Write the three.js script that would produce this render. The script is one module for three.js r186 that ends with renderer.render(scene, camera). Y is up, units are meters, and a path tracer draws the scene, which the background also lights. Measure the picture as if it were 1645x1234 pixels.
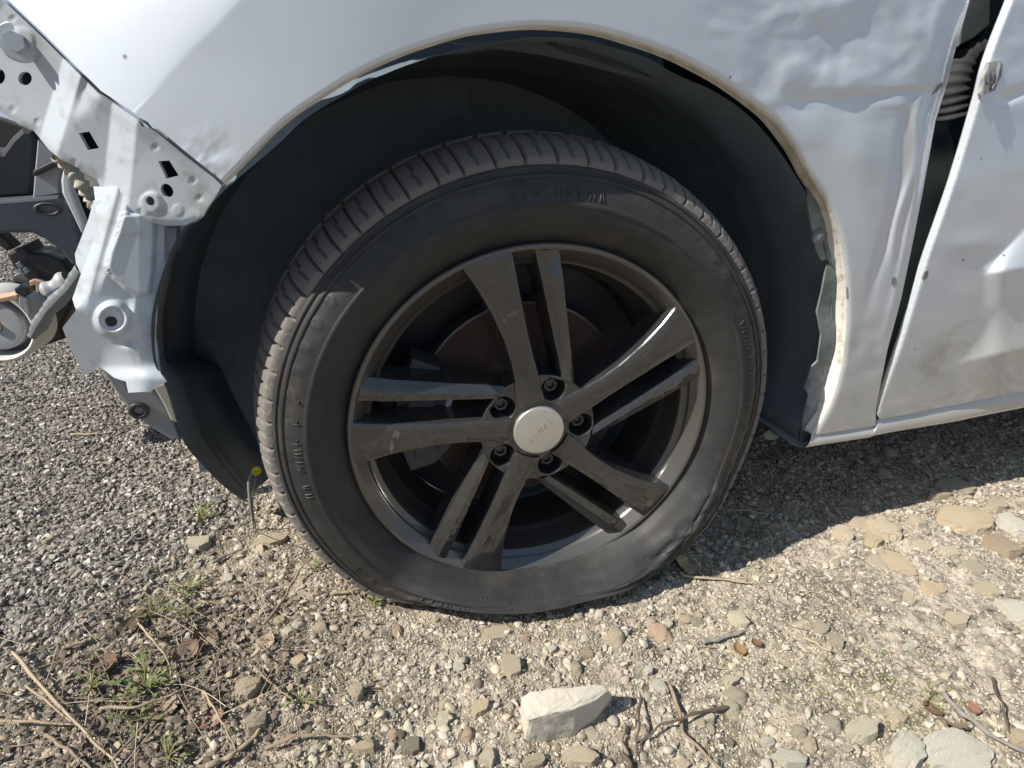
import * as THREE from 'three';
import { mergeGeometries, mergeVertices, toCreasedNormals } from 'three/addons/utils/BufferGeometryUtils.js';
import { ConvexGeometry } from 'three/addons/geometries/ConvexGeometry.js';
import { RoundedBoxGeometry } from 'three/addons/geometries/RoundedBoxGeometry.js';

// ---------------------------------------------------------------- camera, sky, sun, exposure
const scene = new THREE.Scene();
const CAM = new THREE.Vector3(-0.25373, 0.59853, 0.57211);
const FWD = new THREE.Vector3(0.32171, -0.40246, -0.85705).normalize();
const UP = new THREE.Vector3(0.0983, 0.91447, -0.39253).normalize();
const RIGHT = new THREE.Vector3(0.94172, 0.04203, 0.33376).normalize();
const FPX = 900, CX = 822.5, CY = 617;                       // focal length and centre for the 1645 x 1234 frame
const camera = new THREE.PerspectiveCamera(2 * Math.atan(617 / FPX) * 180 / Math.PI, 4 / 3, 0.02, 400);
camera.position.copy(CAM); camera.up.copy(UP); camera.lookAt(CAM.clone().add(FWD)); camera.updateMatrixWorld();
scene.add(camera);

const SUN = new THREE.Vector3(-0.735, 0.665, 0.06).normalize();
{
  const W = 1024, Hh = 512, d = new Float32Array(W * Hh * 4), v = new THREE.Vector3();
  const n2 = (x, y, z) => { const f = (a, b, c) => { const s = Math.sin(a * 127.1 + b * 311.7 + c * 74.7) * 43758.5453; return s - Math.floor(s); };
    const X = Math.floor(x), Y = Math.floor(y), Z = Math.floor(z), u = x - X, w = y - Y, t = z - Z, e = (q) => q * q * (3 - 2 * q);
    const L = (a, b, k) => a + (b - a) * k;
    return L(L(L(f(X, Y, Z), f(X + 1, Y, Z), e(u)), L(f(X, Y + 1, Z), f(X + 1, Y + 1, Z), e(u)), e(w)), L(L(f(X, Y, Z + 1), f(X + 1, Y, Z + 1), e(u)), L(f(X, Y + 1, Z + 1), f(X + 1, Y + 1, Z + 1), e(u)), e(w)), e(t)); };
  for (let j = 0; j < Hh; j++) for (let i = 0; i < W; i++) {
    const lat = ((j + 0.5) / Hh - 0.5) * Math.PI, lon = ((i + 0.5) / W - 0.5) * 2 * Math.PI;
    v.set(Math.cos(lat) * Math.cos(lon), Math.sin(lat), Math.cos(lat) * Math.sin(lon));
    const y = Math.max(0, v.y), k = Math.pow(1 - y, 2.6);
    let r = 0.22 + 0.36 * k, g = 0.38 + 0.30 * k, b = 0.62 + 0.20 * k;
    const c = Math.max(0, v.dot(SUN)), glow = 0.35 * Math.pow(c, 6) + 1.6 * Math.pow(c, 60);
    r += glow; g += glow * 0.95; b += glow * 0.85;
    if (v.y > 0.02) {
      const px = v.x / (v.y + 0.22) * 1.3, pz = v.z / (v.y + 0.22) * 1.3;
      let s = 0, a = 0.5, q = 1; for (let o = 0; o < 5; o++) { s += a * n2(px * q + 7, pz * q + 3, o * 5.2); a *= 0.5; q *= 2.1; }
      const m = Math.min(1, Math.max(0, (s - 0.5) * 6)) * Math.min(1, v.y * 5);
      r += (0.98 - r) * m * 0.55; g += (0.98 - g) * m * 0.55; b += (1.0 - b) * m * 0.55;
    }
    const o = (j * W + i) * 4; d[o] = r; d[o + 1] = g; d[o + 2] = b; d[o + 3] = 1;
  }
  const sky = new THREE.DataTexture(d, W, Hh, THREE.RGBAFormat, THREE.FloatType);
  sky.mapping = THREE.EquirectangularReflectionMapping; sky.magFilter = THREE.LinearFilter; sky.needsUpdate = true;
  scene.background = sky; scene.environment = sky;
}
const SKY = 0.5;
scene.backgroundIntensity = SKY; scene.environmentIntensity = SKY;
const sun = new THREE.DirectionalLight(new THREE.Color().setRGB(1, 0.94, 0.84), 5.0);
sun.position.copy(SUN).multiplyScalar(12); sun.castShadow = true; sun.shadow.radius = 1;
sun.shadow.mapSize.set(4096, 4096);
Object.assign(sun.shadow.camera, { left: -3, right: 3, top: 3, bottom: -3, near: 0.1, far: 30 });
scene.add(sun, sun.target);
const EXPOSURE = 1.48;

// ---------------------------------------------------------------- small tools
let seed = 12345;
const rnd = () => { seed = (seed + 0x6d2b79f5) | 0; let t = Math.imul(seed ^ (seed >>> 15), 1 | seed); t = (t + Math.imul(t ^ (t >>> 7), 61 | t)) ^ t; return ((t ^ (t >>> 14)) >>> 0) / 4294967296; };
const rr = (a, b) => a + (b - a) * rnd();
const sm = (a, b, x) => { const t = Math.min(1, Math.max(0, (x - a) / (b - a))); return t * t * (3 - 2 * t); };
const mix = (a, b, t) => a + (b - a) * t;
const hsh = (x, y) => { let h = Math.imul(x | 0, 374761393) + Math.imul(y | 0, 668265263) | 0; h = Math.imul(h ^ (h >>> 13), 1274126177); return ((h ^ (h >>> 16)) >>> 0) / 4294967296; };
function vn(x, y) { const X = Math.floor(x), Y = Math.floor(y), u = x - X, v = y - Y, a = u * u * (3 - 2 * u), b = v * v * (3 - 2 * v);
  return mix(mix(hsh(X, Y), hsh(X + 1, Y), a), mix(hsh(X, Y + 1), hsh(X + 1, Y + 1), a), b) * 2 - 1; }
function fbm(x, y, o = 4) { let s = 0, a = 0.5; for (let i = 0; i < o; i++) { s += a * vn(x + i * 17.3, y - i * 9.1); x *= 2.03; y *= 2.03; a *= 0.5; } return s; }
const V = (x, y, z) => new THREE.Vector3(x, y, z);
const names = {};
const numbered = (n) => { names[n] = (names[n] ?? -1) + 1; return names[n] ? n + '_' + String(names[n]).padStart(3, '0') : n; };
function tag(o, label, category, group, kind) { if (label) o.userData.label = label; if (category) o.userData.category = category; if (group) o.userData.group = group; if (kind) o.userData.kind = kind; return o; }
function part(name, geo, mat, parent, label) { const m = new THREE.Mesh(geo, mat); m.name = parent === scene ? numbered(name) : name; m.castShadow = m.receiveShadow = true; parent.add(m); if (label) m.userData.label = label; return m; }
// pixel of the measured photograph -> a point on a real surface
const rayDir = (px, py) => FWD.clone().multiplyScalar(FPX).addScaledVector(RIGHT, px - CX).addScaledVector(UP, CY - py).normalize();
function atZ(px, py, z) { const d = rayDir(px, py); return CAM.clone().addScaledVector(d, (z - CAM.z) / d.z); }
function atY(px, py, y) { const d = rayDir(px, py); return CAM.clone().addScaledVector(d, (y - CAM.y) / d.y); }
// side of the car: z as a function of x (back) and y (up)
const ARCH = V(0, 0.247, 0.03);
function bodyZ(x, y) { const f = Math.max(0, -x - 0.16), t = Math.max(0, y - 0.72); return 0.03 - 0.55 * f * f - 0.5 * t * t; }
function onBody(px, py, off = 0) { let z = 0.03 + off, p; for (let i = 0; i < 6; i++) { p = atZ(px, py, z); z = bodyZ(p.x, p.y) + off; } return atZ(px, py, z); }
const distSeg = (x, y, a, b) => { const dx = b[0] - a[0], dy = b[1] - a[1], t = Math.min(1, Math.max(0, ((x - a[0]) * dx + (y - a[1]) * dy) / (dx * dx + dy * dy))); return Math.hypot(x - a[0] - t * dx, y - a[1] - t * dy); };
const distLine = (x, y, pts) => { let m = 1e9; for (let i = 0; i + 1 < pts.length; i++) m = Math.min(m, distSeg(x, y, pts[i], pts[i + 1])); return m; };
const circle = (cx, cy, rx, ry = rx, n = 20, rot = 0) => Array.from({ length: n }, (_, i) => { const a = i / n * 2 * Math.PI, x = rx * Math.cos(a), y = ry * Math.sin(a); return [cx + x * Math.cos(rot) - y * Math.sin(rot), cy + x * Math.sin(rot) + y * Math.cos(rot)]; });
const area2 = (p) => { let s = 0; for (let i = 0; i < p.length; i++) { const a = p[i], b = p[(i + 1) % p.length]; s += a[0] * b[1] - b[0] * a[1]; } return s; };
// pressed sheet: an outline (with holes), cut into a fine grid, every vertex put on a real surface by pos(u, v); a skirt gives the edge its thickness
function sheet(poly, holes, step, pos, thick = 0.0015, back = null) {
  let outer = poly.slice(); if (area2(outer) < 0) outer.reverse();
  for (const h0 of holes) {                              // keyhole
    const h = h0.slice(); if (area2(h) > 0) h.reverse();
    let best = [1e18, 0, 0];
    outer.forEach((a, i) => h.forEach((b, j) => { const d = (a[0] - b[0]) ** 2 + (a[1] - b[1]) ** 2; if (d < best[0]) best = [d, i, j]; }));
    const [, i, j] = best;
    outer = [...outer.slice(0, i + 1), ...h.slice(j), ...h.slice(0, j + 1), ...outer.slice(i)];
  }
  const clip = (p, ax, k, keepGreater) => { const o = [], ins = (q) => keepGreater ? q[ax] >= k : q[ax] <= k;
    for (let i = 0; i < p.length; i++) { const a = p[i], b = p[(i + 1) % p.length], ia = ins(a), ib = ins(b);
      if (ia) o.push(a); if (ia !== ib) { const t = (k - a[ax]) / (b[ax] - a[ax]), q = [mix(a[0], b[0], t), mix(a[1], b[1], t)]; q[ax] = k; o.push(q); } } return o; };
  const xs = outer.map((p) => p[0]), ys = outer.map((p) => p[1]);
  const x0 = Math.floor(Math.min(...xs) / step), x1 = Math.ceil(Math.max(...xs) / step), y0 = Math.floor(Math.min(...ys) / step), y1 = Math.ceil(Math.max(...ys) / step);
  const verts = [], map = new Map(), tri = [];
  const id = (p) => { const k = Math.round(p[0] * 50) + ',' + Math.round(p[1] * 50); if (!map.has(k)) { map.set(k, verts.length); verts.push(p); } return map.get(k); };
  for (let i = x0; i < x1; i++) {
    let col = clip(clip(outer, 0, i * step, true), 0, (i + 1) * step, false);
    if (col.length < 3) continue;
    for (let j = y0; j < y1; j++) {
      const c = clip(clip(col, 1, j * step, true), 1, (j + 1) * step, false);
      if (c.length < 3 || Math.abs(area2(c)) < step * step * 1e-4) continue;
      const ids = []; for (const p of c) { const q = id(p); if (ids[ids.length - 1] !== q) ids.push(q); }
      if (ids.length > 1 && ids[0] === ids[ids.length - 1]) ids.pop();
      if (ids.length < 3) continue;
      if (ids.length === 4 && Math.abs(area2(c)) > 1.99 * step * step) tri.push(ids[0], ids[1], ids[2], ids[0], ids[2], ids[3]);
      else for (const f of THREE.ShapeUtils.triangulateShape(ids.map((k) => new THREE.Vector2(...verts[k])), [])) tri.push(ids[f[0]], ids[f[1]], ids[f[2]]);
    }
  }
  const P = [], UV = [];
  for (const p of verts) { const w = pos(p[0], p[1]); P.push(w.x, w.y, w.z); UV.push(w.x, w.y); }
  for (let i = 0; i < tri.length; i += 3) { const t = tri[i + 1]; tri[i + 1] = tri[i + 2]; tri[i + 2] = t; }   // image y runs down
  const g = new THREE.BufferGeometry(); g.setAttribute('position', new THREE.Float32BufferAttribute(P, 3)); g.setAttribute('uv', new THREE.Float32BufferAttribute(UV, 2)); g.setIndex(tri); g.computeVertexNormals();
  const out = [g.toNonIndexed()];
  if (thick) for (const ring of [poly, ...holes]) {
    const Q = [], U = [], idx = [];
    const pts = []; for (let i = 0; i < ring.length; i++) { const a = ring[i], b = ring[(i + 1) % ring.length], n = Math.max(1, Math.ceil(Math.hypot(a[0] - b[0], a[1] - b[1]) / (step * 2))); for (let k = 0; k < n; k++) pts.push([mix(a[0], b[0], k / n), mix(a[1], b[1], k / n)]); }
    pts.push(pts[0]);
    pts.forEach((p, i) => { const w = pos(p[0], p[1]), b = back ? back(w) : V(w.x, w.y, w.z - thick); Q.push(w.x, w.y, w.z, b.x, b.y, b.z); U.push(w.x, w.y, b.x, b.y); if (i) { const k = i * 2; idx.push(k - 2, k - 1, k, k, k - 1, k + 1); } });
    const s = new THREE.BufferGeometry(); s.setAttribute('position', new THREE.Float32BufferAttribute(Q, 3)); s.setAttribute('uv', new THREE.Float32BufferAttribute(U, 2)); s.setIndex(idx); s.computeVertexNormals(); out.push(s.toNonIndexed());
    if (back) {}
  }
  return mergeGeometries(out);
}
// a strip between rows of points; rows: array of arrays of Vector3
function loft(rows, closed = false) {
  const P = [], U = [], I = [], n = rows[0].length;
  rows.forEach((r, i) => r.forEach((p, j) => { P.push(p.x, p.y, p.z); U.push(p.x + p.z, p.y); }));
  for (let i = 0; i + 1 < rows.length; i++) for (let j = 0; j < (closed ? n : n - 1); j++) { const a = i * n + j, b = i * n + (j + 1) % n, c = a + n, d = b + n; I.push(a, b, c, b, d, c); }
  const g = new THREE.BufferGeometry(); g.setAttribute('position', new THREE.Float32BufferAttribute(P, 3)); g.setAttribute('uv', new THREE.Float32BufferAttribute(U, 2)); g.setIndex(I); g.computeVertexNormals(); return g;
}
function tube(pts, r, seg = 24, rad = 8, taper = 1, closedEnds = true) {
  const c = new THREE.CatmullRomCurve3(pts), g = new THREE.TubeGeometry(c, seg, 1, rad, false), p = g.attributes.position, n = g.attributes.normal;
  for (let i = 0; i <= seg; i++) { const o = c.getPointAt(i / seg), R = typeof r === 'function' ? r(i / seg) : r * mix(1, taper, i / seg);
    for (let j = 0; j <= rad; j++) { const k = i * (rad + 1) + j; p.setXYZ(k, o.x + n.getX(k) * R, o.y + n.getY(k) * R, o.z + n.getZ(k) * R); } }
  g.computeVertexNormals(); return g;
}
const ni = (g) => { const o = g.index ? g.toNonIndexed() : g; for (const k of Object.keys(o.attributes)) if (!['position', 'normal', 'uv'].includes(k)) o.deleteAttribute(k); if (!o.attributes.uv) o.setAttribute('uv', new THREE.Float32BufferAttribute(new Float32Array(o.attributes.position.count * 2), 2)); return o; };
const join = (...gs) => mergeGeometries(gs.flat().map(ni));
// polygon in pixels, a solid slab: its front on the plane z, its back behind it
function slab(poly, z, depth, bevel = 0.0015) {
  const pts = poly.map(([x, y]) => atZ(x, y, z)), s = new THREE.Shape(pts.map((p) => new THREE.Vector2(p.x, p.y)));
  const g = new THREE.ExtrudeGeometry(s, { depth: depth - 2 * bevel, bevelEnabled: true, bevelThickness: bevel, bevelSize: bevel, bevelOffset: -bevel, bevelSegments: 2 });
  g.translate(0, 0, z - depth + bevel); return g;
}
const dataTex = (w, h, f, srgb = true, rx = 1, ry = 1) => { const d = new Uint8Array(w * h * 4); for (let j = 0; j < h; j++) for (let i = 0; i < w; i++) { const c = f(i / w, j / h), o = (j * w + i) * 4; d[o] = 255 * c[0]; d[o + 1] = 255 * c[1]; d[o + 2] = 255 * c[2]; d[o + 3] = 255; }
  const t = new THREE.DataTexture(d, w, h); t.wrapS = t.wrapT = THREE.RepeatWrapping; t.magFilter = THREE.LinearFilter; if (srgb) t.colorSpace = THREE.SRGBColorSpace; t.repeat.set(rx, ry); t.needsUpdate = true; return t; };
const lin2s = (c) => Math.pow(Math.min(1, Math.max(0, c)), 1 / 2.2);

// ---------------------------------------------------------------- materials of the car
const paintMap = dataTex(1024, 512, (u, v) => {          // 2.4 m x 1.2 m of the car's side: road film low down, specks, smears
  const x = u * 2.4 - 0.8, y = v * 1.2, n = fbm(x * 9, y * 14, 4), n2 = fbm(x * 40 + 5, y * 60, 3);
  let film = sm(0.50, 0.17, y + n * 0.10) * 0.62 + Math.max(0, n2) * 0.05 + sm(0.24, 0.17, y) * 0.2;
  const blob = Math.max(0, 1 - Math.hypot((x - 0.66) / 0.055, (y - 0.315) / 0.05) + n2 * 0.9) * 0.34;
  const smear = Math.max(0, fbm(x * 7 + 2, y * 5, 3) + 0.12) * sm(0.28, 0.40, x) * sm(0.56, 0.50, x) * sm(0.35, 0.5, y) * 0.42;
  film = Math.min(0.9, film * 0.85 + Math.min(0.5, blob) + smear + 0.03 * Math.max(0, fbm(x * 120, y * 14, 2)));
  let c = [mix(0.775, 0.58, film), mix(0.80, 0.555, film), mix(0.835, 0.51, film)];
  const sp = hsh(Math.floor(u * 1024) * 3 + 11, Math.floor(v * 512) * 7); if (sp > 0.99975) c = [0.35, 0.32, 0.30];
  return c;
});
paintMap.repeat.set(1 / 2.4, 1 / 1.2); paintMap.offset.set(0.8 / 2.4, 0);
const M = {};
M.paint = new THREE.MeshPhysicalMaterial({ map: paintMap, roughness: 0.16, ior: 1.75, metalness: 0, clearcoat: 1, clearcoatRoughness: 0.03, side: THREE.DoubleSide });
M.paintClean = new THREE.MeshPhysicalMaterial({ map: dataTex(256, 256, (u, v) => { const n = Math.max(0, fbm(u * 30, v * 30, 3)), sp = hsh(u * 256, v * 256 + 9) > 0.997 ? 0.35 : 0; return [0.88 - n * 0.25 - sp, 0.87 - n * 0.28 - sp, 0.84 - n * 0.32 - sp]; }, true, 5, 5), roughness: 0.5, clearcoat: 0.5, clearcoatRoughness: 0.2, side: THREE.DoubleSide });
M.primer = new THREE.MeshPhysicalMaterial({ map: dataTex(512, 512, (u, v) => { const n = fbm(u * 9, v * 9, 4), d = Math.max(0, fbm(u * 30 + 5, v * 30, 4) - 0.12) * 0.9, sp = hsh(u * 512 + 3, v * 512) > 0.9985 ? 0.25 : 0, k = 1 + 0.07 * n - d * 0.45 - sp; return [lin2s(0.45 * k), lin2s(0.495 * k * (1 - d * 0.05)), lin2s(0.545 * k * (1 - d * 0.18))]; }, true, 3, 3), roughness: 0.42, clearcoat: 0.35, clearcoatRoughness: 0.25, side: THREE.DoubleSide });
M.lip = new THREE.MeshStandardMaterial({ map: dataTex(256, 256, (u, v) => { const n = fbm(u * 18, v * 18, 4) * 0.5 + 0.5; return [mix(0.70, 0.93, n), mix(0.66, 0.91, n), mix(0.56, 0.87, n)]; }, true, 4, 4), roughness: 0.6, side: THREE.DoubleSide });
M.liner = new THREE.MeshStandardMaterial({ map: dataTex(512, 512, (u, v) => { const n = fbm(u * 6, v * 10, 5), dust = Math.max(0, fbm(u * 70, v * 70, 3) - 0.22) * 3 * Math.max(0, fbm(u * 5 + 4, v * 5, 2) + 0.3), k = 0.5 + 0.5 * n + 0.3 * Math.max(0, fbm(u * 50, v * 4, 3)) + dust; return [lin2s(mix(0.085, 0.145, k)), lin2s(mix(0.112, 0.188, k)), lin2s(mix(0.138, 0.228, k))]; }, true, 1.6, 1.6), roughness: 0.62, side: THREE.DoubleSide });
M.black = new THREE.MeshStandardMaterial({ color: new THREE.Color().setRGB(0.022, 0.024, 0.028), roughness: 0.5, side: THREE.DoubleSide });
M.rubber = new THREE.MeshStandardMaterial({ color: new THREE.Color().setRGB(0.022, 0.025, 0.027), roughness: 0.8, side: THREE.DoubleSide });
M.torn = new THREE.MeshStandardMaterial({ map: dataTex(256, 256, (u, v) => { const n = fbm(u * 14, v * 20, 4) * 0.5 + 0.5; return [mix(0.36, 0.50, n), mix(0.39, 0.53, n), mix(0.39, 0.52, n)]; }, true, 6, 6), roughness: 0.75, side: THREE.DoubleSide });
M.greyPlastic = new THREE.MeshStandardMaterial({ color: new THREE.Color().setRGB(0.19, 0.20, 0.215), roughness: 0.55, side: THREE.DoubleSide });
M.steel = new THREE.MeshStandardMaterial({ color: new THREE.Color().setRGB(0.45, 0.46, 0.47), roughness: 0.45, metalness: 0.7, side: THREE.DoubleSide });
M.dullSteel = new THREE.MeshStandardMaterial({ color: new THREE.Color().setRGB(0.33, 0.34, 0.36), roughness: 0.6, metalness: 0.2, side: THREE.DoubleSide });
M.tan = new THREE.MeshStandardMaterial({ color: new THREE.Color().setRGB(0.36, 0.33, 0.28), roughness: 0.7, side: THREE.DoubleSide });
M.copper = new THREE.MeshStandardMaterial({ color: new THREE.Color().setRGB(0.50, 0.33, 0.23), roughness: 0.7, side: THREE.DoubleSide });
M.yellow = new THREE.MeshStandardMaterial({ color: new THREE.Color().setRGB(0.80, 0.66, 0.02), roughness: 0.45, emissive: 0 });
M.pillar = new THREE.MeshStandardMaterial({ color: new THREE.Color().setRGB(0.085, 0.105, 0.108), roughness: 0.6, side: THREE.DoubleSide });
const bump = (scaleM, o = 4) => dataTex(512, 512, (u, v) => { const n = 0.5 + 0.5 * fbm(u * scaleM, v * scaleM, o); return [n, n, n]; }, false);

// ---------------------------------------------------------------- the car
const car = new THREE.Group(); car.name = 'damaged_car'; car.position.set(0, 0, 0); scene.add(car);
tag(car, 'dented white car with stripped front end and deflated front tyre', 'car');

// front fender ---------------------------------------------------
const LIP = [[361, 295], [408, 247], [462, 194], [523, 152], [580, 118], [639, 91], [695, 71], [754, 55], [808, 47], [858, 43], [908, 45], [956, 51], [1014, 66], [1072, 86], [1116, 107], [1158, 131], [1216, 171], [1245, 194], [1278, 238], [1305, 285], [1328, 322], [1343, 361], [1353, 404], [1359, 455], [1360, 492], [1358, 540], [1351, 591], [1336, 643], [1306, 699]];
const lipCurve = new THREE.CatmullRomCurve3(LIP.map(([x, y]) => V(x, y, 0)), false, 'centripetal');
const lipPx = lipCurve.getPoints(150).map((p) => [p.x, p.y]);
const REAR = [[1407, 684], [1407, 656], [1426, 561], [1448, 479], [1464, 402], [1482, 311], [1503, 194], [1523, 130], [1533, 87], [1558, 0], [1600, -150], [1632, -260]];
const FRONT = [[-260, -260], [-100, -105], [13, 0], [65, 49], [107, 91], [162, 146], [211, 178], [259, 211], [301, 246], [350, 285]];
const FLARE = [[640, -300], [470, -140], [398, -8], [352, 42], [308, 84], [268, 128], [236, 172], [222, 196]];
// dents pressed into the rear half of the fender: [x, y, rx, ry, turn, depth in mm]
const DENTS = [[1225, 62, 46, 30, 0.3, -3.2], [1283, 112, 30, 22, -0.4, 2.6], [1262, 30, 40, 24, 0.1, 2.2], [1330, 60, 34, 48, 0.5, -4.2], [1352, 118, 40, 22, -0.2, 3.2], [1395, 40, 38, 34, 0.2, -3.2], [1300, 160, 30, 18, 0, -2.6], [1290, 205, 40, 22, 0.35, 2.4],
  [1410, 96, 30, 26, 0.6, 2.8], [1455, 52, 30, 44, 0.2, -3.4], [1445, 120, 34, 20, -0.5, -3.0], [1480, 92, 20, 30, 0.4, 3.6], [1372, 170, 50, 14, -0.1, -2.2], [1420, 178, 36, 14, -0.1, 2.0], [1240, 128, 26, 18, 0.6, -2.2], [1310, 20, 22, 16, 0, 2], [1192, 20, 46, 26, 0, -2], [1505, 40, 16, 44, 0.25, 4.2], [1490, 150, 20, 24, 0.3, -3.6], [1360, 15, 26, 18, 0, 2.6]];
const CREASES = [[[[1150, 46], [1200, 50], [1258, 22], [1312, 18]], 0.0012, 18], [[[1300, 20], [1330, 62]], -0.0012, 14], [[[1255, 60], [1262, 130], [1240, 160]], 0.0013, 18], [[[1330, 60], [1352, 72], [1345, 150]], -0.0012, 16], [[[1475, 0], [1470, 70], [1440, 100], [1452, 130]], 0.0015, 16], [[[1380, 30], [1400, 90], [1430, 110]], -0.0011, 16], [[[1500, 30], [1500, 100], [1525, 120]], 0.0014, 12], [[[1345, 165], [1410, 205], [1404, 300]], -0.0011, 20], [[[1400, 170], [1470, 165], [1500, 140]], 0.0013, 10], [[[1270, 160], [1320, 150], [1400, 152]], -0.0010, 8]];
const worley = (x, y) => { const X = Math.floor(x), Y = Math.floor(y); let a = 9, b = 9; for (let i = -1; i < 2; i++) for (let j = -1; j < 2; j++) { const d = (X + i + hsh(X + i, Y + j) - x) ** 2 + (Y + j + hsh(Y + j + 91, X + i) - y) ** 2; if (d < a) { b = a; a = d; } else if (d < b) b = d; } return Math.sqrt(a) * 0.75 + 0.25 * (Math.sqrt(b) - Math.sqrt(a)); };
function fenderOff(px, py) {
  let o = 0;
  // flare round the arch: ends in a soft crease to the front
  const d = distLine(px, py, FLARE), side = (px - 308) * 0.72 + (py - 84) * 0.70;      // > 0 on the arch side
  if (side < 20 && px < 700) { const t = Math.max(0, d - 2) * (side < 0 ? 1 : 0); o -= 0.00009 * t * t / (t + 8) * (1 + 0.004 * t); }
  // rolled edge at the lip
  const l = distLine(px, py, lipPx); o -= 0.0035 * Math.pow(Math.max(0, 1 - l / 9), 2);
  // buckled metal towards the door
  const m = sm(1110, 1260, px + 0.15 * py) * sm(235, 130, py) + 0.12 * sm(1200, 1400, px);
  if (m > 0.001) {
    const wx = px + 16 * fbm(px * 0.012, py * 0.012, 2), wy = py + 16 * fbm(px * 0.012 + 9, py * 0.012, 2);
    for (const [x, y, rx, ry, a, k] of DENTS) { const dx = wx - x, dy = wy - y, u = (dx * Math.cos(a) + dy * Math.sin(a)) / rx, v = (-dx * Math.sin(a) + dy * Math.cos(a)) / ry, q = u * u + v * v; if (q < 6) o += 0.00024 * k * Math.exp(-q * q * 0.8); }
    o += m * (0.0030 * (worley(wx / 70, wy / 60) - 0.45) + 0.0007 * (worley(wx / 27 + 7, wy / 25) - 0.45)) * sm(250, 130, py);
    for (const [L, h, w] of CREASES) { const d = distLine(px, py, L) / w; if (d < 1) o += 0.35 * h * (1 - d); }
    o += m * 0.0012 * fbm(wx * 0.016, wy * 0.020, 2);
  }
  // long crease running back from the arch, and the folds down the rear edge
  o -= 0.0013 * Math.exp(-(((py - (158 - 0.10 * (px - 1330))) / 5) ** 2)) * sm(1250, 1360, px) * sm(1560, 1490, px);
  o += 0.0010 * sm(7, -7, py - (158 - 0.10 * (px - 1330))) * sm(1240, 1400, px) * sm(60, 150, py);
  const e = distLine(px, py, REAR);
  o += 0.0024 * Math.exp(-(((e - 26 + 6 * Math.sin(py * 0.03)) / 7) ** 2)) * sm(100, 200, py) * sm(470, 380, py);
  o -= 0.0022 * Math.exp(-(((e - 44 + 5 * Math.sin(py * 0.021 + 1)) / 9) ** 2)) * sm(120, 220, py) * sm(560, 400, py);
  o += 0.0022 * Math.exp(-(((e - 11) / 5) ** 2)) * sm(0, 120, py) * sm(600, 400, py);
  o += 0.003 * Math.exp(-(((px - 1392 - 0.05 * (py - 300)) / 40) ** 2)) * sm(170, 260, py) * sm(520, 300, py);
  o -= 0.008 * Math.pow(Math.max(0, 1 - e / 60), 2) * sm(420, 120, py);
  o += 0.0025 * Math.exp(-((px - 1400) ** 2 + (py - 560) ** 2) / 2600) * fbm(px * 0.03, py * 0.03, 2);
  o += 0.0012 * fbm(px * 0.005 + 3, py * 0.005, 2);
  // knock at the front tip
  o += 0.0022 * fbm(px * 0.03, py * 0.03, 3) * Math.exp(-((px - 330) ** 2 + (py - 255) ** 2) / 1500);
  return o;
}
const fenderPoly = [...lipPx, ...REAR, ...FRONT];
part('fender', sheet(fenderPoly, [], 4, (x, y) => onBody(x, y, fenderOff(x, y)), 0), M.paint, car);
{ // the flange folded inwards along the wheel arch and down the front of the panel
  const rows = lipPx.map(([x, y], i) => { const p = onBody(x, y, fenderOff(x, y)), c = V(ARCH.x, ARCH.y, p.z), out = p.clone().sub(c).normalize(), w = 1 + 0.25 * fbm(i * 0.12, 3, 2), k = i / 150;
    const depth = mix(0.018, 0.026, sm(0.6, 0.85, k)) * w, rise = mix(0.0, -0.004, sm(0.65, 0.8, k));
    return [[0, 0], [-0.0012, 0.0020], [-0.0010, 0.0046], [0.0004, 0.008], [rise * 0.5, 0.6 * depth + 0.003], [rise, depth]].map(([a, b]) => p.clone().addScaledVector(out, a).add(V(0, 0, -b))); });
  part('wheel_arch_flange', loft(rows.slice(0, 111)), M.lip, car);
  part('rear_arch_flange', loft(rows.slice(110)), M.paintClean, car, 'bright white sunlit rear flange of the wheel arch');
  const rear = new THREE.CatmullRomCurve3(REAR.map(([x, y]) => V(x, y, 0)), false, 'centripetal').getPoints(60).map((p) => { const q = onBody(p.x, p.y, fenderOff(p.x, p.y)); return [q, q.clone().add(V(0.003, 0, -0.004)), q.clone().add(V(-0.006, 0, -0.014))]; });
  part('fender_rear_edge', loft(rear), M.paint, car);
}
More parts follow.
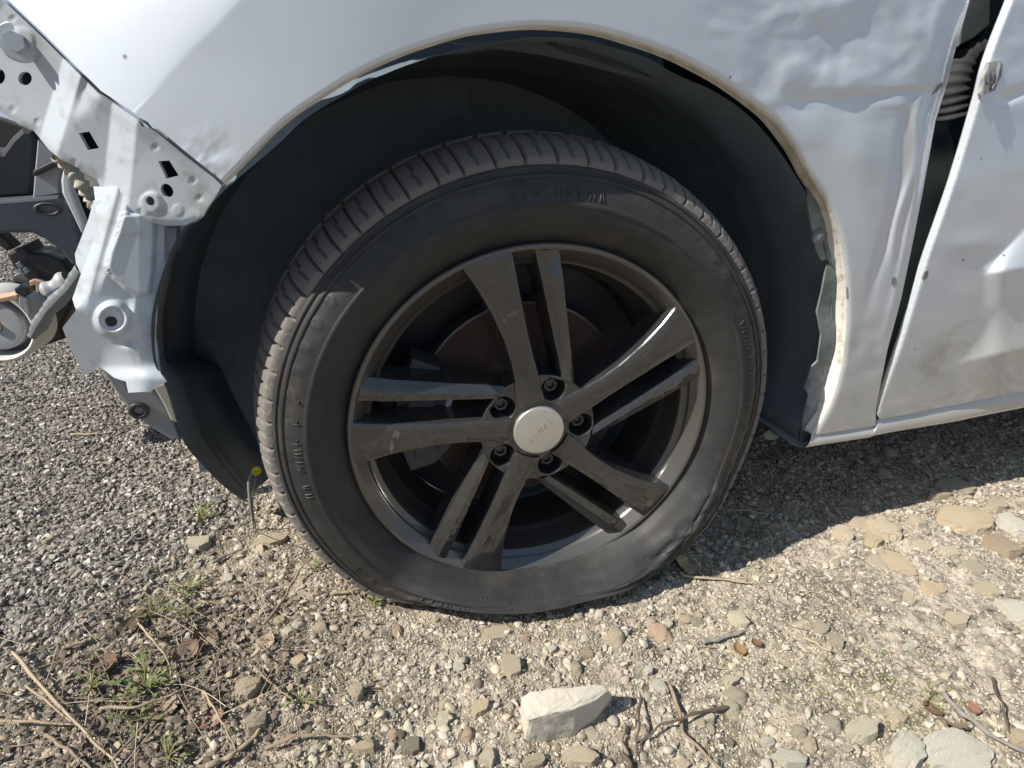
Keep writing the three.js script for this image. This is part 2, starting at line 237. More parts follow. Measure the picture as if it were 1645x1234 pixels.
// door -------------------------------------------------------------
const DOORF = [[1407, 662], [1411, 647], [1444, 553], [1467, 479], [1487, 412], [1526, 300], [1568, 162], [1584, 100], [1622, 0], [1660, -100], [1720, -260]];
const doorEdge = new THREE.CatmullRomCurve3(DOORF.map(([x, y]) => V(x, y, 0)), false, 'centripetal').getPoints(80).map((p) => [p.x, p.y]);
const doorPoly = [...doorEdge, [2300, -260], [2300, 520], [1645, 628], [1530, 651], [1413, 674]];
function doorOff(px, py) {
  const e = Math.max(0, distLine(px, py, doorEdge));
  let o = 0.010 * sm(700, 300, py) - 0.004 * Math.pow(Math.max(0, 1 - e / 7), 2);
  const y1 = 440 - 0.16 * (px - 1580), h1 = Math.max(1, (px - 1578)) * 0.9;        // first pressed edge, growing towards the back
  const a = sm(0, 40, px - 1577);
  o += 0.015 * a * (py < y1 ? Math.max(0, 1 + (py - y1) / h1) : Math.max(0, 1 - (py - y1) / 150));
  const y2 = 583 - 0.22 * (px - 1540), b = sm(0, 90, px - 1530);
  o += 0.013 * b * (py < y2 ? Math.pow(Math.max(0, 1 + (py - y2) / (78 * b + 1)), 1.6) : Math.max(0, 1 - (py - y2) / 120));
  o += 0.003 * fbm(px * 0.012, py * 0.014, 3) * sm(250, 80, py) ;
  o -= 0.003 * Math.exp(-(((py - (166 - 0.45 * (px - 1600)) ) / 9) ** 2)) * sm(1590, 1620, px);
  o += 0.0022 * Math.exp(-((px - 1560) ** 2 / 1800 + (py - 395) ** 2 / 500));
  o -= 0.0016 * Math.exp(-((px - 1575) ** 2 / 900 + (py - 410) ** 2 / 220));
  o += 0.0008 * fbm(px * 0.02, py * 0.02, 2);
  return o;
}
part('front_door', sheet(doorPoly, [], 4, (x, y) => onBody(x, y, doorOff(x, y)), 0), M.paint, car);
{
  const rows = doorEdge.map(([x, y], i) => { const p = onBody(x, y, doorOff(x, y)), j = 0.0006 * fbm(i * 0.3, 8, 2); return [[0, 0], [-0.0014, 0.0016], [-0.0018 + j, 0.0035], [-0.0010 + j, 0.0055], [0.004, 0.0065], [0.03, 0.007]].map(([a, b]) => p.clone().add(V(a, 0, -b))); });
  part('door_edge', loft(rows), M.paint, car);
  const bot = [[1413, 674], [1530, 651], [1645, 628], [1900, 577], [2300, 510]].map(([x, y]) => { const p = onBody(x, y, doorOff(x, y)); return [p, p.clone().add(V(0, -0.003, -0.003)), p.clone().add(V(0, 0, -0.03))]; });
  part('door_bottom_edge', loft(bot), M.paint, car);
  // torn clip hooked over the door's edge
  const clip = (poly, off, t, m) => sheet(poly, [], 3, (x, y) => onBody(x, y, doorOff(x, y) + off + 0.0006 * Math.sin(x * 0.8)), t);
  const c = part('torn_clip', join(clip([[1588, 100], [1600, 97], [1610, 100], [1608, 120], [1598, 142], [1590, 150], [1574, 153], [1577, 136]], 0.002, 0.003)), new THREE.MeshStandardMaterial({ color: new THREE.Color().setRGB(0.36, 0.37, 0.37), roughness: 0.6, side: THREE.DoubleSide }), car);
  part('clip_rib', join(clip([[1608, 100], [1612, 102], [1609, 122], [1598, 146], [1594, 145], [1604, 122]], 0.0055, 0.005), clip([[1589, 118], [1593, 117], [1592, 136], [1588, 136]], 0.0045, 0.002), clip([[1596, 118], [1600, 116], [1598, 130], [1595, 130]], 0.0045, 0.002)), M.greyPlastic, c);
  // paint knocked off
  part('paint_chip', clip([[1486, 437], [1492, 434], [1490, 446], [1484, 452], [1481, 446]], 0.0006, 0), M.greyPlastic, car); part('paint_chip', clip([[1546, 417], [1550, 416], [1549, 420], [1545, 420]], 0.0006, 0), M.greyPlastic, car);
  const fclip = (poly) => sheet(poly, [], 3, (x, y) => onBody(x, y, fenderOff(x, y) + 0.0006), 0);
  for (const q of [[[1434, 447], [1440, 445], [1441, 455], [1436, 461], [1433, 456]], [[1359, 461], [1362, 462], [1363, 478], [1360, 480]], [[1497, 153], [1506, 139], [1513, 132], [1516, 137], [1506, 147]]]) part('paint_chip', fclip(q), M.greyPlastic, car);
}
// rocker panel below fender and door -------------------------------
{
  const rows = [], T = [[1306, 699.5], [1407, 684.5], [1411, 674.5], [1530, 651.5], [1645, 629], [1900, 577.5], [2300, 511]], B = [[1286, 722], [1390, 706], [1400, 704], [1530, 682], [1645, 659], [1900, 611], [2300, 540]];
  for (let i = 0; i < T.length; i++) for (let k = 0; k < (i + 1 < T.length ? 6 : 1); k++) { const f = k / 6, j = Math.min(T.length - 1, i + 1), t = onBody(mix(T[i][0], T[j][0], f), mix(T[i][1], T[j][1], f), -0.002), b = onBody(mix(B[i][0], B[j][0], f), mix(B[i][1], B[j][1], f), -0.002);
    const r = []; r.push(t.clone().add(V(0, 0.002, -0.03)), t.clone().add(V(0, 0.001, -0.003)));
    for (let q = 0; q <= 10; q++) { const p = t.clone().lerp(b, q / 10), z = q / 10; p.z += 0.007 * Math.sin(Math.PI * Math.min(1, z * 0.8)) - 0.003 + 0.0008 * fbm(p.x * 18, p.y * 30, 2); if (q > 8) p.z -= 0.004 * (q - 8); r.push(p); }
    r.push(b.clone().add(V(0, -0.001, -0.02)), b.clone().add(V(0, 0.004, -0.06)), b.clone().add(V(0, 0.004, -0.14)));
    rows.push(r); }
  part('rocker_panel', loft(rows), M.paint, car);
}
// dark gap between fender and door: hinge pillar, harness boot ------
{
  part('hinge_pillar', sheet([[1380, 690], [1430, 520], [1500, -260], [1740, -260], [1560, 300], [1440, 690]], [], 8, (x, y) => atZ(x, y, -0.055 + 0.006 * fbm(x * 0.01, y * 0.01, 2)), 0), M.pillar, car);
  part('pillar_bracket', slab([[1552, -60], [1594, -60], [1592, 40], [1566, 62], [1540, 75], [1545, 30]], -0.022, 0.03, 0.003), M.torn, car);
  const pts = [[1530, 190], [1533, 135], [1549, 95], [1575, 74], [1600, 66]].map(([x, y], i) => atZ(x, y, -0.026 - i * 0.004));
  part('harness_boot', tube(pts, (t) => 0.0185 + 0.0009 * Math.sin(t * 88) - 0.002 * t, 200, 20), M.rubber, car);
}
// wheel-arch liner with its loose front flap -----------------------
{
  const inner = (deg, r = 0.432) => V(ARCH.x + r * Math.cos(deg * Math.PI / 180), ARCH.y + r * Math.sin(deg * Math.PI / 180), -0.36);
  const edge = [];   // [outer edge point, inner edge point]
  const F = [[392, 806, -0.29], [360, 782, -0.24], [326, 748, -0.18], [296, 712, -0.135], [281, 668, -0.11], [270, 632, -0.085], [258, 606, -0.066], [247, 580, -0.052], [243, 545, -0.046], [244, 505, -0.042], [252, 468, -0.038], [264, 430, -0.034], [279, 394, -0.030], [291, 369, -0.026], [316, 352, -0.022], [340, 326, -0.014], [364, 302, -0.004]];
  F.forEach(([x, y, z], i) => edge.push([atZ(x, y, z), i < 7 ? V(mix(-0.345, -0.405, i / 6), mix(0.035, 0.25, i / 6), -0.36) : inner(mix(178, 140, (i - 7) / 9))]));
  const top = lipPx.filter(([x, y], i) => i > 4 && i % 3 === 0);
  top.forEach(([x, y], i) => { const p = onBody(x, y, 0), c = V(ARCH.x, ARCH.y, p.z), o = p.clone().sub(c), a = Math.atan2(o.y, o.x) * 180 / Math.PI;
    const q = c.addScaledVector(o.normalize(), p.distanceTo(V(ARCH.x, ARCH.y, p.z)) - 0.004 - 0.004 * (0.5 + fbm(i * 0.35, 1, 2))); q.z = p.z - mix(0.017, 0.020, i / top.length); edge.push([q, inner(a)]); });
  edge.push([atZ(1283, 716, 0.0), V(0.40, 0.15, -0.36)]);
  const cO = new THREE.CatmullRomCurve3(edge.map((e) => e[0]), false, 'centripetal'), cI = new THREE.CatmullRomCurve3(edge.map((e) => e[1]), false, 'centripetal');
  const rows = [], N = 220, K = 26;
  for (let i = 0; i <= N; i++) { const a = cO.getPoint(i / N), b = cI.getPoint(i / N), row = [];
    for (let k = 0; k <= K; k++) { const t = k / K, p = a.clone().lerp(b, t), c = V(ARCH.x, ARCH.y, p.z), o = p.clone().sub(c).normalize();
      const w = 0.004 * Math.sin(t * Math.PI) + 0.006 * sm(0.25, 0.5, t) * sm(0.75, 0.5, t) + 0.0025 * fbm(i * 0.09, t * 4, 3) * sm(0, 0.1, t) + 0.0022 * (sm(0.30, 0.315, t) - sm(0.36, 0.375, t)) + (i % 37 < 3 && t > 0.1 && t < 0.9 ? 0.0018 : 0); p.addScaledVector(o, w); row.push(p); } rows.push(row); }
  const g = loft(rows), uv = g.attributes.uv; for (let i = 0; i <= N; i++) for (let k = 0; k <= K; k++) uv.setXY(i * (K + 1) + k, i / N * 2.4, k / K * 0.4);
  part('wheel_arch_liner', g, M.liner, car);
  // a piece of the liner hanging loose under the top of the arch
  const loose = [[715, 68], [860, 62], [905, 84], [950, 96], [1000, 112], [1042, 122], [1056, 124], [1058, 138], [1040, 130], [1000, 120], [940, 104], [870, 88], [780, 76]];
  part('loose_liner_strip', sheet(loose, [], 4, (x, y) => atZ(x, y, -0.03 - 0.00005 * (y - 60)), 0.002), new THREE.MeshStandardMaterial({ color: new THREE.Color().setRGB(0.05, 0.056, 0.064), roughness: 0.6, side: THREE.DoubleSide }), car);
  // inner wall of the wheel well
  const wall = [[ -0.46, 0.0 ], [-0.45, 0.45], [-0.33, 0.68], [0, 0.78], [0.33, 0.68], [0.45, 0.4], [0.45, 0.1]];
  const s = new THREE.Shape(wall.map(([x, y]) => new THREE.Vector2(x, y + 0.06))), w = new THREE.ExtrudeGeometry(s, { depth: 0.02, bevelEnabled: false }); w.translate(0, 0, -0.375);
  part('inner_fender_wall', w, M.liner, car);
  // torn plastic along the rear edge of the arch, with its clips
  const tz = (k) => (x, y) => onBody(x, y, -0.020 + 0.002 * Math.sin(y * 0.06) + k);
  part('torn_liner_edge', join(sheet([[1297, 293], [1306, 300], [1314, 316], [1318, 344], [1330, 364], [1338, 398], [1337, 414], [1320, 419], [1311, 402], [1303, 360], [1297, 325]], [], 3, tz(0), 0.003)), M.torn, car);
  part('torn_liner_edge', sheet([[1329, 425], [1347, 434], [1351, 460], [1347, 505], [1342, 538], [1336, 578], [1323, 598], [1316, 635], [1310, 676], [1294, 718], [1286, 716], [1290, 673], [1299, 635], [1293, 622], [1303, 591], [1314, 580], [1320, 538], [1313, 501], [1321, 468]], [], 3, tz(0.001), 0.003), M.torn, car);
  for (const [x, y, r] of [[1315, 381, 0.0095], [1299, 620, 0.0075], [1298, 658, 0.006]]) {
    const p = tz(0.004)(x, y), g1 = new THREE.LatheGeometry([[0, 0.004], [0.45, 0.004], [0.5, 0.0025], [0.62, 0.0025], [0.9, 0.002], [1, 0], [1, -0.003]].map(([a, b]) => new THREE.Vector2(a * r, b)), 20); g1.rotateX(Math.PI / 2); g1.translate(p.x, p.y, p.z);
    part('trim_clip', g1, M.torn, car);
  }
  part('trim_tab', sheet([[1226, 698], [1236, 690], [1252, 699], [1246, 707], [1230, 706]], [], 3, (x, y) => atZ(x, y, -0.05), 0.002), M.torn, car);
}
// upper rail of the front end, left bare by the missing bumper -----
{
  const poly = [[-90, -60], [-40, -25], [9, 4], [62, 54], [104, 96], [159, 151], [208, 183], [256, 216], [298, 251], [346, 288], [356, 298], [345, 318], [334, 333], [326, 348], [314, 357], [296, 362], [278, 363], [258, 361], [240, 357], [211, 343], [181, 324], [165, 310], [156, 289], [130, 272], [97, 256], [78, 240], [55, 211], [32, 201], [0, 178], [-90, 128]];
  const WELDS = [[20, 30], [60, 92], [118, 262], [196, 316], [226, 340], [60, 196], [250, 236], [310, 290], [20, 176], [320, 318]];
  const U = poly.slice(0, 11), Lw = poly.slice(14);
  const z = (x, y) => {
    const u1 = x + (y - 200) * 0.3, u2 = x + (y - 220) * 0.1;
    let o = -0.056 + 0.0195 * sm(0, 1, (u1 - 68) / 40) + 0.0195 * sm(0, 1, (u2 - 174) / 44);
    o = -0.056 + 0.020 * Math.min(1, Math.max(0, (u1 - 70) / 36)) + 0.020 * Math.min(1, Math.max(0, (u2 - 175) / 42));
    const du = distLine(x, y, U), dl = distLine(x, y, Lw);
    o -= 0.00034 * Math.max(0, du - 10);
    o += 0.007 * Math.pow(Math.max(0, 1 - du / 26), 1.4) * sm(340, 200, x);
    o -= 0.004 * Math.pow(Math.max(0, 1 - dl / 12), 2);
    o -= 0.007 * Math.max(0, 1 - Math.abs(u1 - 118) / 30) * sm(195, 140, y);
    for (const [cx, cy, r, k] of [[242, 326, 17, 0.0022], [285, 338, 9, 0.0008], [30, 68, 24, 0.0018]]) { const q = Math.hypot(x - cx, y - cy) / r; o += k * sm(1.15, 0.85, q); }
    for (const [cx, cy] of WELDS) { const q = Math.hypot(x - cx, y - cy); if (q < 8) o -= 0.0009 * sm(6.5, 4, q); }
    return o;
  };
  const pos = (x, y) => onBody(x, y, z(x, y));
  const holes = [[[126, 214], [143, 211], [159, 238], [141, 241]], [[254, 259], [272, 258], [287, 282], [267, 287]], circle(268, 306, 12, 9, 18, 0.9), circle(241, 323, 8, 6.5, 18, 0.9), circle(40, 126, 11, 11, 18), circle(-1, 123, 9, 12, 18), [[221, 190], [232, 195], [241, 206], [227, 203]]];
  const b = part('fender_bracket', sheet(poly, holes, 3, pos, 0.004, (w) => V(w.x + 0.001, w.y, w.z - 0.005)), M.primer, car);
  const p = pos(30, 68), hx = new THREE.CylinderGeometry(0.0078, 0.0084, 0.009, 6); hx.rotateX(Math.PI / 2); hx.translate(p.x, p.y, p.z + 0.006);
  const w = new THREE.CylinderGeometry(0.0135, 0.0155, 0.004, 28); w.rotateX(Math.PI / 2); w.translate(p.x, p.y, p.z + 0.002);
  part('bolt', join(hx, w), M.primer, b);
  // dark space behind the rail's holes
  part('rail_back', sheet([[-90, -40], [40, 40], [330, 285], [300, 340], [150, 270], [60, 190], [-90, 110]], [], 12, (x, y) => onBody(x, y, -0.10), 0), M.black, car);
  // apron under the rail
  const ap = [[150, 300], [260, 300], [290, 366], [268, 420], [254, 470], [250, 540], [258, 600], [268, 613], [240, 629], [206, 631], [202, 613], [183, 607], [171, 597], [160, 590], [137, 603], [124, 622], [132, 594], [114, 563], [100, 527], [122, 498], [116, 480], [130, 440], [145, 400], [158, 366]];
  const pad = [[196, 344], [188, 372], [175, 405], [171, 428], [180, 448], [200, 464], [222, 476], [240, 470], [246, 430], [250, 340]];
  const inPad = (x, y) => { let c = false; for (let i = 0, j = pad.length - 1; i < pad.length; j = i++) if ((pad[i][1] > y) !== (pad[j][1] > y) && x < (pad[j][0] - pad[i][0]) * (y - pad[i][1]) / (pad[j][1] - pad[i][1]) + pad[i][0]) c = !c; return c; };
  const az = (x, y) => {
    let o = -0.062;
    const el = (116 + Math.max(0, 480 - y) * 0.27);                           // left edge
    o -= 0.016 * Math.pow(Math.max(0, 1 - (x - el) / 26), 1.3) * sm(500, 470, y);   // rolls away towards the front
    const dp = distLine(x, y, [...pad, pad[0]]) * (inPad(x, y) ? 1 : -1); o += 0.0065 * sm(-5, 5, dp);
    const ridge = (x - 196) + (y - 360) * 0.30; o += 0.004 * Math.exp(-((ridge / 9) ** 2)) * sm(480, 430, y) * (inPad(x, y) ? 0.2 : 1);
    const d = Math.hypot((x - 181) / 1.05, y - 513); o += 0.0085 * sm(31, 22, d) - 0.003 * sm(20, 15, d);
    const fold = (y - 500) - (x - 122) * 0.62;  o -= 0.00042 * Math.max(0, fold) * sm(250, 170, x + fold * 0.2);
    o += 0.005 * Math.exp(-(((x - 216) / 9) ** 2 + ((y - 503) / 18) ** 2)); o -= 0.005 * Math.exp(-(((x - 205) / 16) ** 2 + ((y - 551) / 6) ** 2));
    o += 0.008 * sm(585, 612, y) * sm(150, 180, x); o -= 0.00018 * Math.max(0, x - 225) * sm(600, 560, y);
    return o;
  };
  part('front_apron', sheet(ap, [circle(178, 517, 10.5, 9, 20)], 2.5, (x, y) => atZ(x, y, az(x, y)), 0.003), M.primer, car);
  part('apron_flange', sheet([[150, 322], [142, 352], [131, 380], [120, 408], [122, 424], [130, 440], [168, 380], [172, 322]], [], 4, (x, y) => atZ(x, y, -0.10 + 0.0006 * (x - 120)), 0.002), M.primer, car);
  part('apron_strut', sheet([[249, 366], [284, 366], [283, 386], [262, 425], [251, 470], [246, 478], [246, 420]], [], 4, (x, y) => atZ(x, y, -0.075 + 0.0004 * (x - 249)), 0.002), M.greyPlastic, car);
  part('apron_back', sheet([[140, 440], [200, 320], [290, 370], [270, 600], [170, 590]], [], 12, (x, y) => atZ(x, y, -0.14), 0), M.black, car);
  const lowp = part('lower_bracket', slab([[164, 596], [198, 606], [206, 626], [244, 627], [267, 652], [289, 706], [276, 708], [246, 690], [213, 666], [188, 634]], -0.13, 0.03, 0.003), M.greyPlastic, car);
  const lp = atZ(223, 660, -0.128), ring = new THREE.TorusGeometry(0.008, 0.003, 8, 18); ring.translate(lp.x, lp.y, lp.z); part('bracket_eyelet', ring, M.black, lowp);
  part('bumper_mount', slab([[246, 622], [267, 614], [276, 650], [285, 680], [274, 676], [263, 652]], -0.115, 0.012, 0.002), M.tan, car);
}
// dismantled parts hanging in the open front of the engine bay ------
{
  const dark = part('radiator_crossmember', slab([[-60, 326], [0, 322], [54, 318], [93, 314], [104, 322], [131, 374], [129, 394], [140, 440], [114, 425], [98, 404], [70, 384], [50, 374], [-60, 376]], -0.36, 0.05, 0.004), new THREE.MeshStandardMaterial({ color: new THREE.Color().setRGB(0.055, 0.065, 0.085), roughness: 0.5 }), car);
  const sl = atZ(77, 336, -0.355), st = new THREE.TorusGeometry(0.010, 0.0025, 8, 18); st.scale(1.3, 0.7, 1); st.translate(sl.x, sl.y, sl.z); part('slot', st, M.black, dark);
  part('radiator_upright', slab([[60, 224], [91, 246], [95, 263], [94, 312], [52, 319], [55, 276]], -0.37, 0.03, 0.002), M.dullSteel, car);
  part('upright_strap', slab([[52, 274], [92, 254], [95, 264], [52, 284]], -0.355, 0.02, 0.002), M.black, car);
  part('diagonal_brace', slab([[101, 272], [112, 285], [114, 306], [136, 362], [131, 376], [99, 311], [97, 290]], -0.35, 0.02, 0.003), new THREE.MeshStandardMaterial({ color: new THREE.Color().setRGB(0.62, 0.64, 0.68), roughness: 0.4, metalness: 0.3 }), car);
  part('fan_shroud', slab([[-70, 240], [0, 244], [16, 222], [33, 206], [52, 208], [60, 226], [56, 276], [52, 318], [-70, 322]], -0.42, 0.12, 0.006), new THREE.MeshStandardMaterial({ color: new THREE.Color().setRGB(0.014, 0.018, 0.022), roughness: 0.55 }), car);
  part('wiring_loom', tube([[92, 250], [110, 268], [128, 292], [148, 322], [156, 336]].map(([x, y], i) => atZ(x, y, -0.30 - 0.01 * (i % 2))), (t) => 0.0075 + 0.0018 * Math.sin(t * 50), 90, 10), M.tan, car);
  part('bay_panel', slab([[108, 284], [160, 330], [150, 392], [136, 372], [118, 312]], -0.45, 0.02, 0.002), M.black, car);
  part('bay_panel', slab([[-80, 165], [0, 190], [40, 205], [0, 245], [-80, 250]], -0.75, 0.03, 0.003), new THREE.MeshStandardMaterial({ color: new THREE.Color().setRGB(0.06, 0.05, 0.045), roughness: 0.8 }), car);
  const conn = part('connector_block', slab([[9, 408], [37, 394], [45, 406], [74, 409], [98, 418], [116, 440], [96, 448], [66, 456], [45, 452], [26, 434], [18, 426]], -0.40, 0.06, 0.004), M.black, car); part('stay', slab([[-40, 356], [-8, 368], [22, 398], [10, 404], [-14, 386], [-40, 380]], -0.41, 0.03, 0.003), M.black, car);
  for (const q of [[[24, 424], [31, 420], [38, 428], [31, 433]], [[34, 432], [41, 428], [48, 436], [41, 441]], [[28, 434], [33, 432], [40, 441], [36, 444]]]) part('connector_socket', slab(q, -0.385, 0.014, 0.001), M.greyPlastic, conn);
  part('engine_undertray', slab([[20, 446], [66, 452], [96, 446], [128, 440], [126, 470], [112, 500], [100, 526], [106, 544], [62, 560], [20, 578], [-50, 590], [-50, 474], [0, 474]], -0.58, 0.10, 0.006), new THREE.MeshStandardMaterial({ color: new THREE.Color().setRGB(0.03, 0.027, 0.025), roughness: 0.8 }), car);
  part('corrugated_hose', tube([[134, 432], [116, 458], [95, 480], [80, 496], [66, 518], [52, 540]].map(([x, y], i) => atZ(x, y, -0.27 - i * 0.01)), (t) => 0.0088 + 0.00035 * Math.sin(t * 70) + 0.0008 * Math.sin(t * 17) - 0.003 * sm(0.8, 1, t), 220, 14), new THREE.MeshStandardMaterial({ color: new THREE.Color().setRGB(0.16, 0.17, 0.18), roughness: 0.5 }), car);
  part('hose_coupling', tube([[112, 450], [100, 457], [88, 464], [77, 470], [74, 473]].map(([x, y]) => atZ(x, y, -0.33)), (t) => 0.013 + 0.002 * Math.sin(t * 9) - 0.006 * sm(0.8, 1, t), 40, 16), M.dullSteel, car);
  part('rusty_bracket', slab([[0, 478], [28, 472], [30, 482], [0, 486], [-40, 492], [-40, 482]], -0.44, 0.03, 0.002), M.copper, car); part('rusty_tab', slab([[46, 452], [54, 449], [66, 452], [63, 470], [58, 470], [56, 458], [48, 460]], -0.38, 0.012, 0.0015), M.copper, car);
  part('bracket_tab', slab([[30, 476], [43, 482], [48, 503], [45, 508], [38, 496], [30, 491]], -0.42, 0.012, 0.0015), M.dullSteel, car);
  part('sensor_plug', slab([[22, 464], [31, 458], [45, 462], [46, 474], [38, 478], [30, 473], [24, 472]], -0.425, 0.02, 0.002), M.black, car);
  const pc = atZ(-3, 522, -0.50), lathe = (pts) => { const g = new THREE.LatheGeometry(pts.map(([a, b]) => new THREE.Vector2(a, b)), 48); g.rotateX(Math.PI / 2); g.rotateY(-0.12); g.rotateX(-0.05); g.translate(pc.x, pc.y, pc.z); return g; };
  const pulley = part('belt_pulley', lathe([[0.034, -0.05], [0.058, -0.05], [0.0595, -0.01], [0.058, 0.012], [0.0555, 0.016], [0.052, 0.014], [0.050, 0.004], [0.049, -0.02]]), new THREE.MeshStandardMaterial({ color: new THREE.Color().setRGB(0.55, 0.55, 0.52), roughness: 0.5, side: THREE.DoubleSide }), car);
  part('clutch_plate', lathe([[0.0, 0.006], [0.010, 0.006], [0.011, 0.009], [0.036, 0.0085], [0.039, 0.006], [0.040, -0.01]]), M.dullSteel, pulley);
  part('clutch_hub', lathe([[0, 0.013], [0.007, 0.013], [0.009, 0.010], [0.009, 0]]), M.copper, pulley);
}
// the rest of the body closes the car: hood, far fender, floor, firewall ---
{
  const box = (x0, x1, y0, y1, z0, z1) => { const g = new RoundedBoxGeometry(x1 - x0, y1 - y0, z1 - z0, 3, 0.012); g.translate((x0 + x1) / 2, (y0 + y1) / 2, (z0 + z1) / 2); return g; };
  { const s = new THREE.Shape(); s.moveTo(-0.42, 1.5); for (let i = 0; i <= 20; i++) { const x = mix(-0.42, 0.55, i / 20); s.lineTo(x, -(bodyZ(x, 0.96) - 0.03)); } s.lineTo(0.55, 1.5); s.closePath(); const g = new THREE.ExtrudeGeometry(s, { depth: 0.02, bevelEnabled: true, bevelSize: 0.004, bevelThickness: 0.004, bevelSegments: 2 }); g.rotateX(-Math.PI / 2); g.translate(0, 0.94, 0); part('hood', g, M.paint, car); }
  part('far_fender', box(-0.5, 0.6, 0.25, 0.93, -1.62, -1.58), M.paint, car);
  part('underbody', box(0.46, 2.6, 0.19, 0.23, -1.55, -0.02), M.black, car);
  part('firewall', box(0.47, 0.50, 0.23, 0.93, -1.55, -0.07), M.black, car);
  part('engine', box(-0.34, 0.44, 0.30, 0.85, -1.25, -0.42), M.black, car);
  part('cabin_side', box(0.62, 2.6, 0.2, 1.0, -0.10, -0.06), M.black, car);
}

// ---------------------------------------------------------------- front wheel, steered, its tyre flat
const HUB = 0.262, R0 = 0.346;
const wheel = new THREE.Group(); wheel.name = 'front_wheel'; car.add(wheel);
wheel.position.set(0, HUB, 0); wheel.rotation.y = -6.526 * Math.PI / 180;
tag(wheel, 'dark alloy wheel with a deflated tyre');
{
  const GROUND = -HUB + 0.001;
  // the carcass folds where it meets the ground
  const deform = (x, y, z) => {
    const r = Math.hypot(x, y), rb = 0.222; if (r <= rb) return [x, y, z];
    const a = Math.atan2(x, -y), c = Math.cos(a);
    let lim = R0; if (c > 0.05) { const f = -GROUND / c, k = 0.022, h = Math.max(0, Math.min(1, 0.5 + 0.5 * (R0 - f) / k)); lim = mix(R0, f, h) - k * h * (1 - h); }
    const s = (lim - rb) / (R0 - rb), r2 = rb + (r - rb) * s, q = (r - rb) / (R0 - rb);
    const w = Math.exp(-((a / 0.95) ** 4)); const b = (1 - s) * (0.056 * Math.sin(Math.PI * Math.min(1, Math.pow(q, 1.15))) + 0.016 * q) + (0.005 * w + 0.017 * Math.exp(-(((a - 0.78) / 0.42) ** 4))) * Math.sin(Math.PI * Math.min(1, Math.pow(q, 1.1)));
    const dir = z > -0.105 ? 1 : -1;
    return [x * r2 / r, y * r2 / r, z + dir * b];
  };
  const bend = (g) => { const p = g.attributes.position; for (let i = 0; i < p.count; i++) p.setXYZ(i, ...deform(p.getX(i), p.getY(i), p.getZ(i))); g.computeVertexNormals(); return g; };
  const rubberMap = dataTex(1024, 512, (u, v) => { const n = fbm(u * 14, v * 14, 4), n2 = fbm(u * 80, v * 80, 3), n3 = fbm(u * 9 + 3, v * 34, 3); let k = 0.026 + 0.009 * n + 0.008 * Math.max(0, n2) + 0.012 * Math.max(0, n3); const dust = sm(0.52, 0.75, v) * (0.03 + 0.03 * n2); k += dust; const br = Math.max(0, fbm(u * 5 + 11, v * 5, 4) - 0.18) * 0.05; return [lin2s(k * 1.0 + br), lin2s(k * 0.99 + br * 0.8), lin2s(k * 1.0 + br * 0.62)]; });
  const rubber = new THREE.MeshPhysicalMaterial({ map: rubberMap, specularIntensity: 0.7, roughness: 0.52, bumpMap: dataTex(512, 512, (u, v) => { const n = 0.5 + 0.30 * fbm(u * 70, v * 70, 3) + 0.2 * fbm(u * 6, v * 60, 2); return [n, n, n]; }, false, 3, 1), bumpScale: 0.0003, side: THREE.DoubleSide });
  const treadMat = new THREE.MeshStandardMaterial({ color: new THREE.Color().setRGB(0.155, 0.140, 0.130), roughness: 0.85, bumpMap: bump(40, 4), bumpScale: 0.0008, side: THREE.DoubleSide });
  // outer profile [r, z] from bead to inner bead
  const prof = [[0.226, -0.012], [0.231, -0.009], [0.2345, -0.0065], [0.239, -0.003], [0.245, 0.003], [0.252, 0.008], [0.260, 0.0125], [0.268, 0.0148], [0.272, 0.0152], [0.2735, 0.0164], [0.277, 0.0164], [0.2785, 0.0150], [0.284, 0.0140], [0.290, 0.0120], [0.296, 0.0090], [0.3005, 0.0062], [0.3015, 0.0075], [0.3045, 0.0062], [0.3055, 0.0040], [0.3080, 0.0024], [0.3092, 0.0038], [0.3125, 0.0014], [0.3135, -0.0010], [0.3160, -0.0040], [0.3172, -0.0030], [0.3200, -0.0066], [0.3210, -0.0095],
    [0.3245, -0.0160], [0.3290, -0.0270], [0.3325, -0.0400], [0.3350, -0.0560], [0.3365, -0.0750], [0.3372, -0.1050], [0.3365, -0.1350], [0.3350, -0.1550], [0.3325, -0.1710], [0.3290, -0.1840], [0.3245, -0.1950], [0.315, -0.208], [0.300, -0.220], [0.28, -0.226], [0.26, -0.222], [0.24, -0.208], [0.226, -0.200]];
  const ring = (pts, n, mod) => { const P = [], U = [], I = [], m = pts.length; for (let i = 0; i <= n; i++) { const a = i / n * 2 * Math.PI; pts.forEach(([r, z], j) => { const [r2, z2] = mod ? mod(a, r, z, j) : [r, z]; P.push(r2 * Math.cos(a), r2 * Math.sin(a), z2); U.push(i / n * 6, j / m); }); }
    for (let i = 0; i < n; i++) for (let j = 0; j + 1 < m; j++) { const q = i * m + j; I.push(q, q + m, q + 1, q + 1, q + m, q + m + 1); }
    const g = new THREE.BufferGeometry(); g.setAttribute('position', new THREE.Float32BufferAttribute(P, 3)); g.setAttribute('uv', new THREE.Float32BufferAttribute(U, 2)); g.setIndex(I); g.computeVertexNormals(); return g; };
  const dense = []; for (let i = 0; i + 1 < prof.length; i++) { dense.push(prof[i]); if (i < 30) dense.push([mix(prof[i][0], prof[i + 1][0], 0.5), mix(prof[i][1], prof[i + 1][1], 0.5)]); } dense.push(prof[prof.length - 1]);
  const NB = 64, da = 2 * Math.PI / NB;
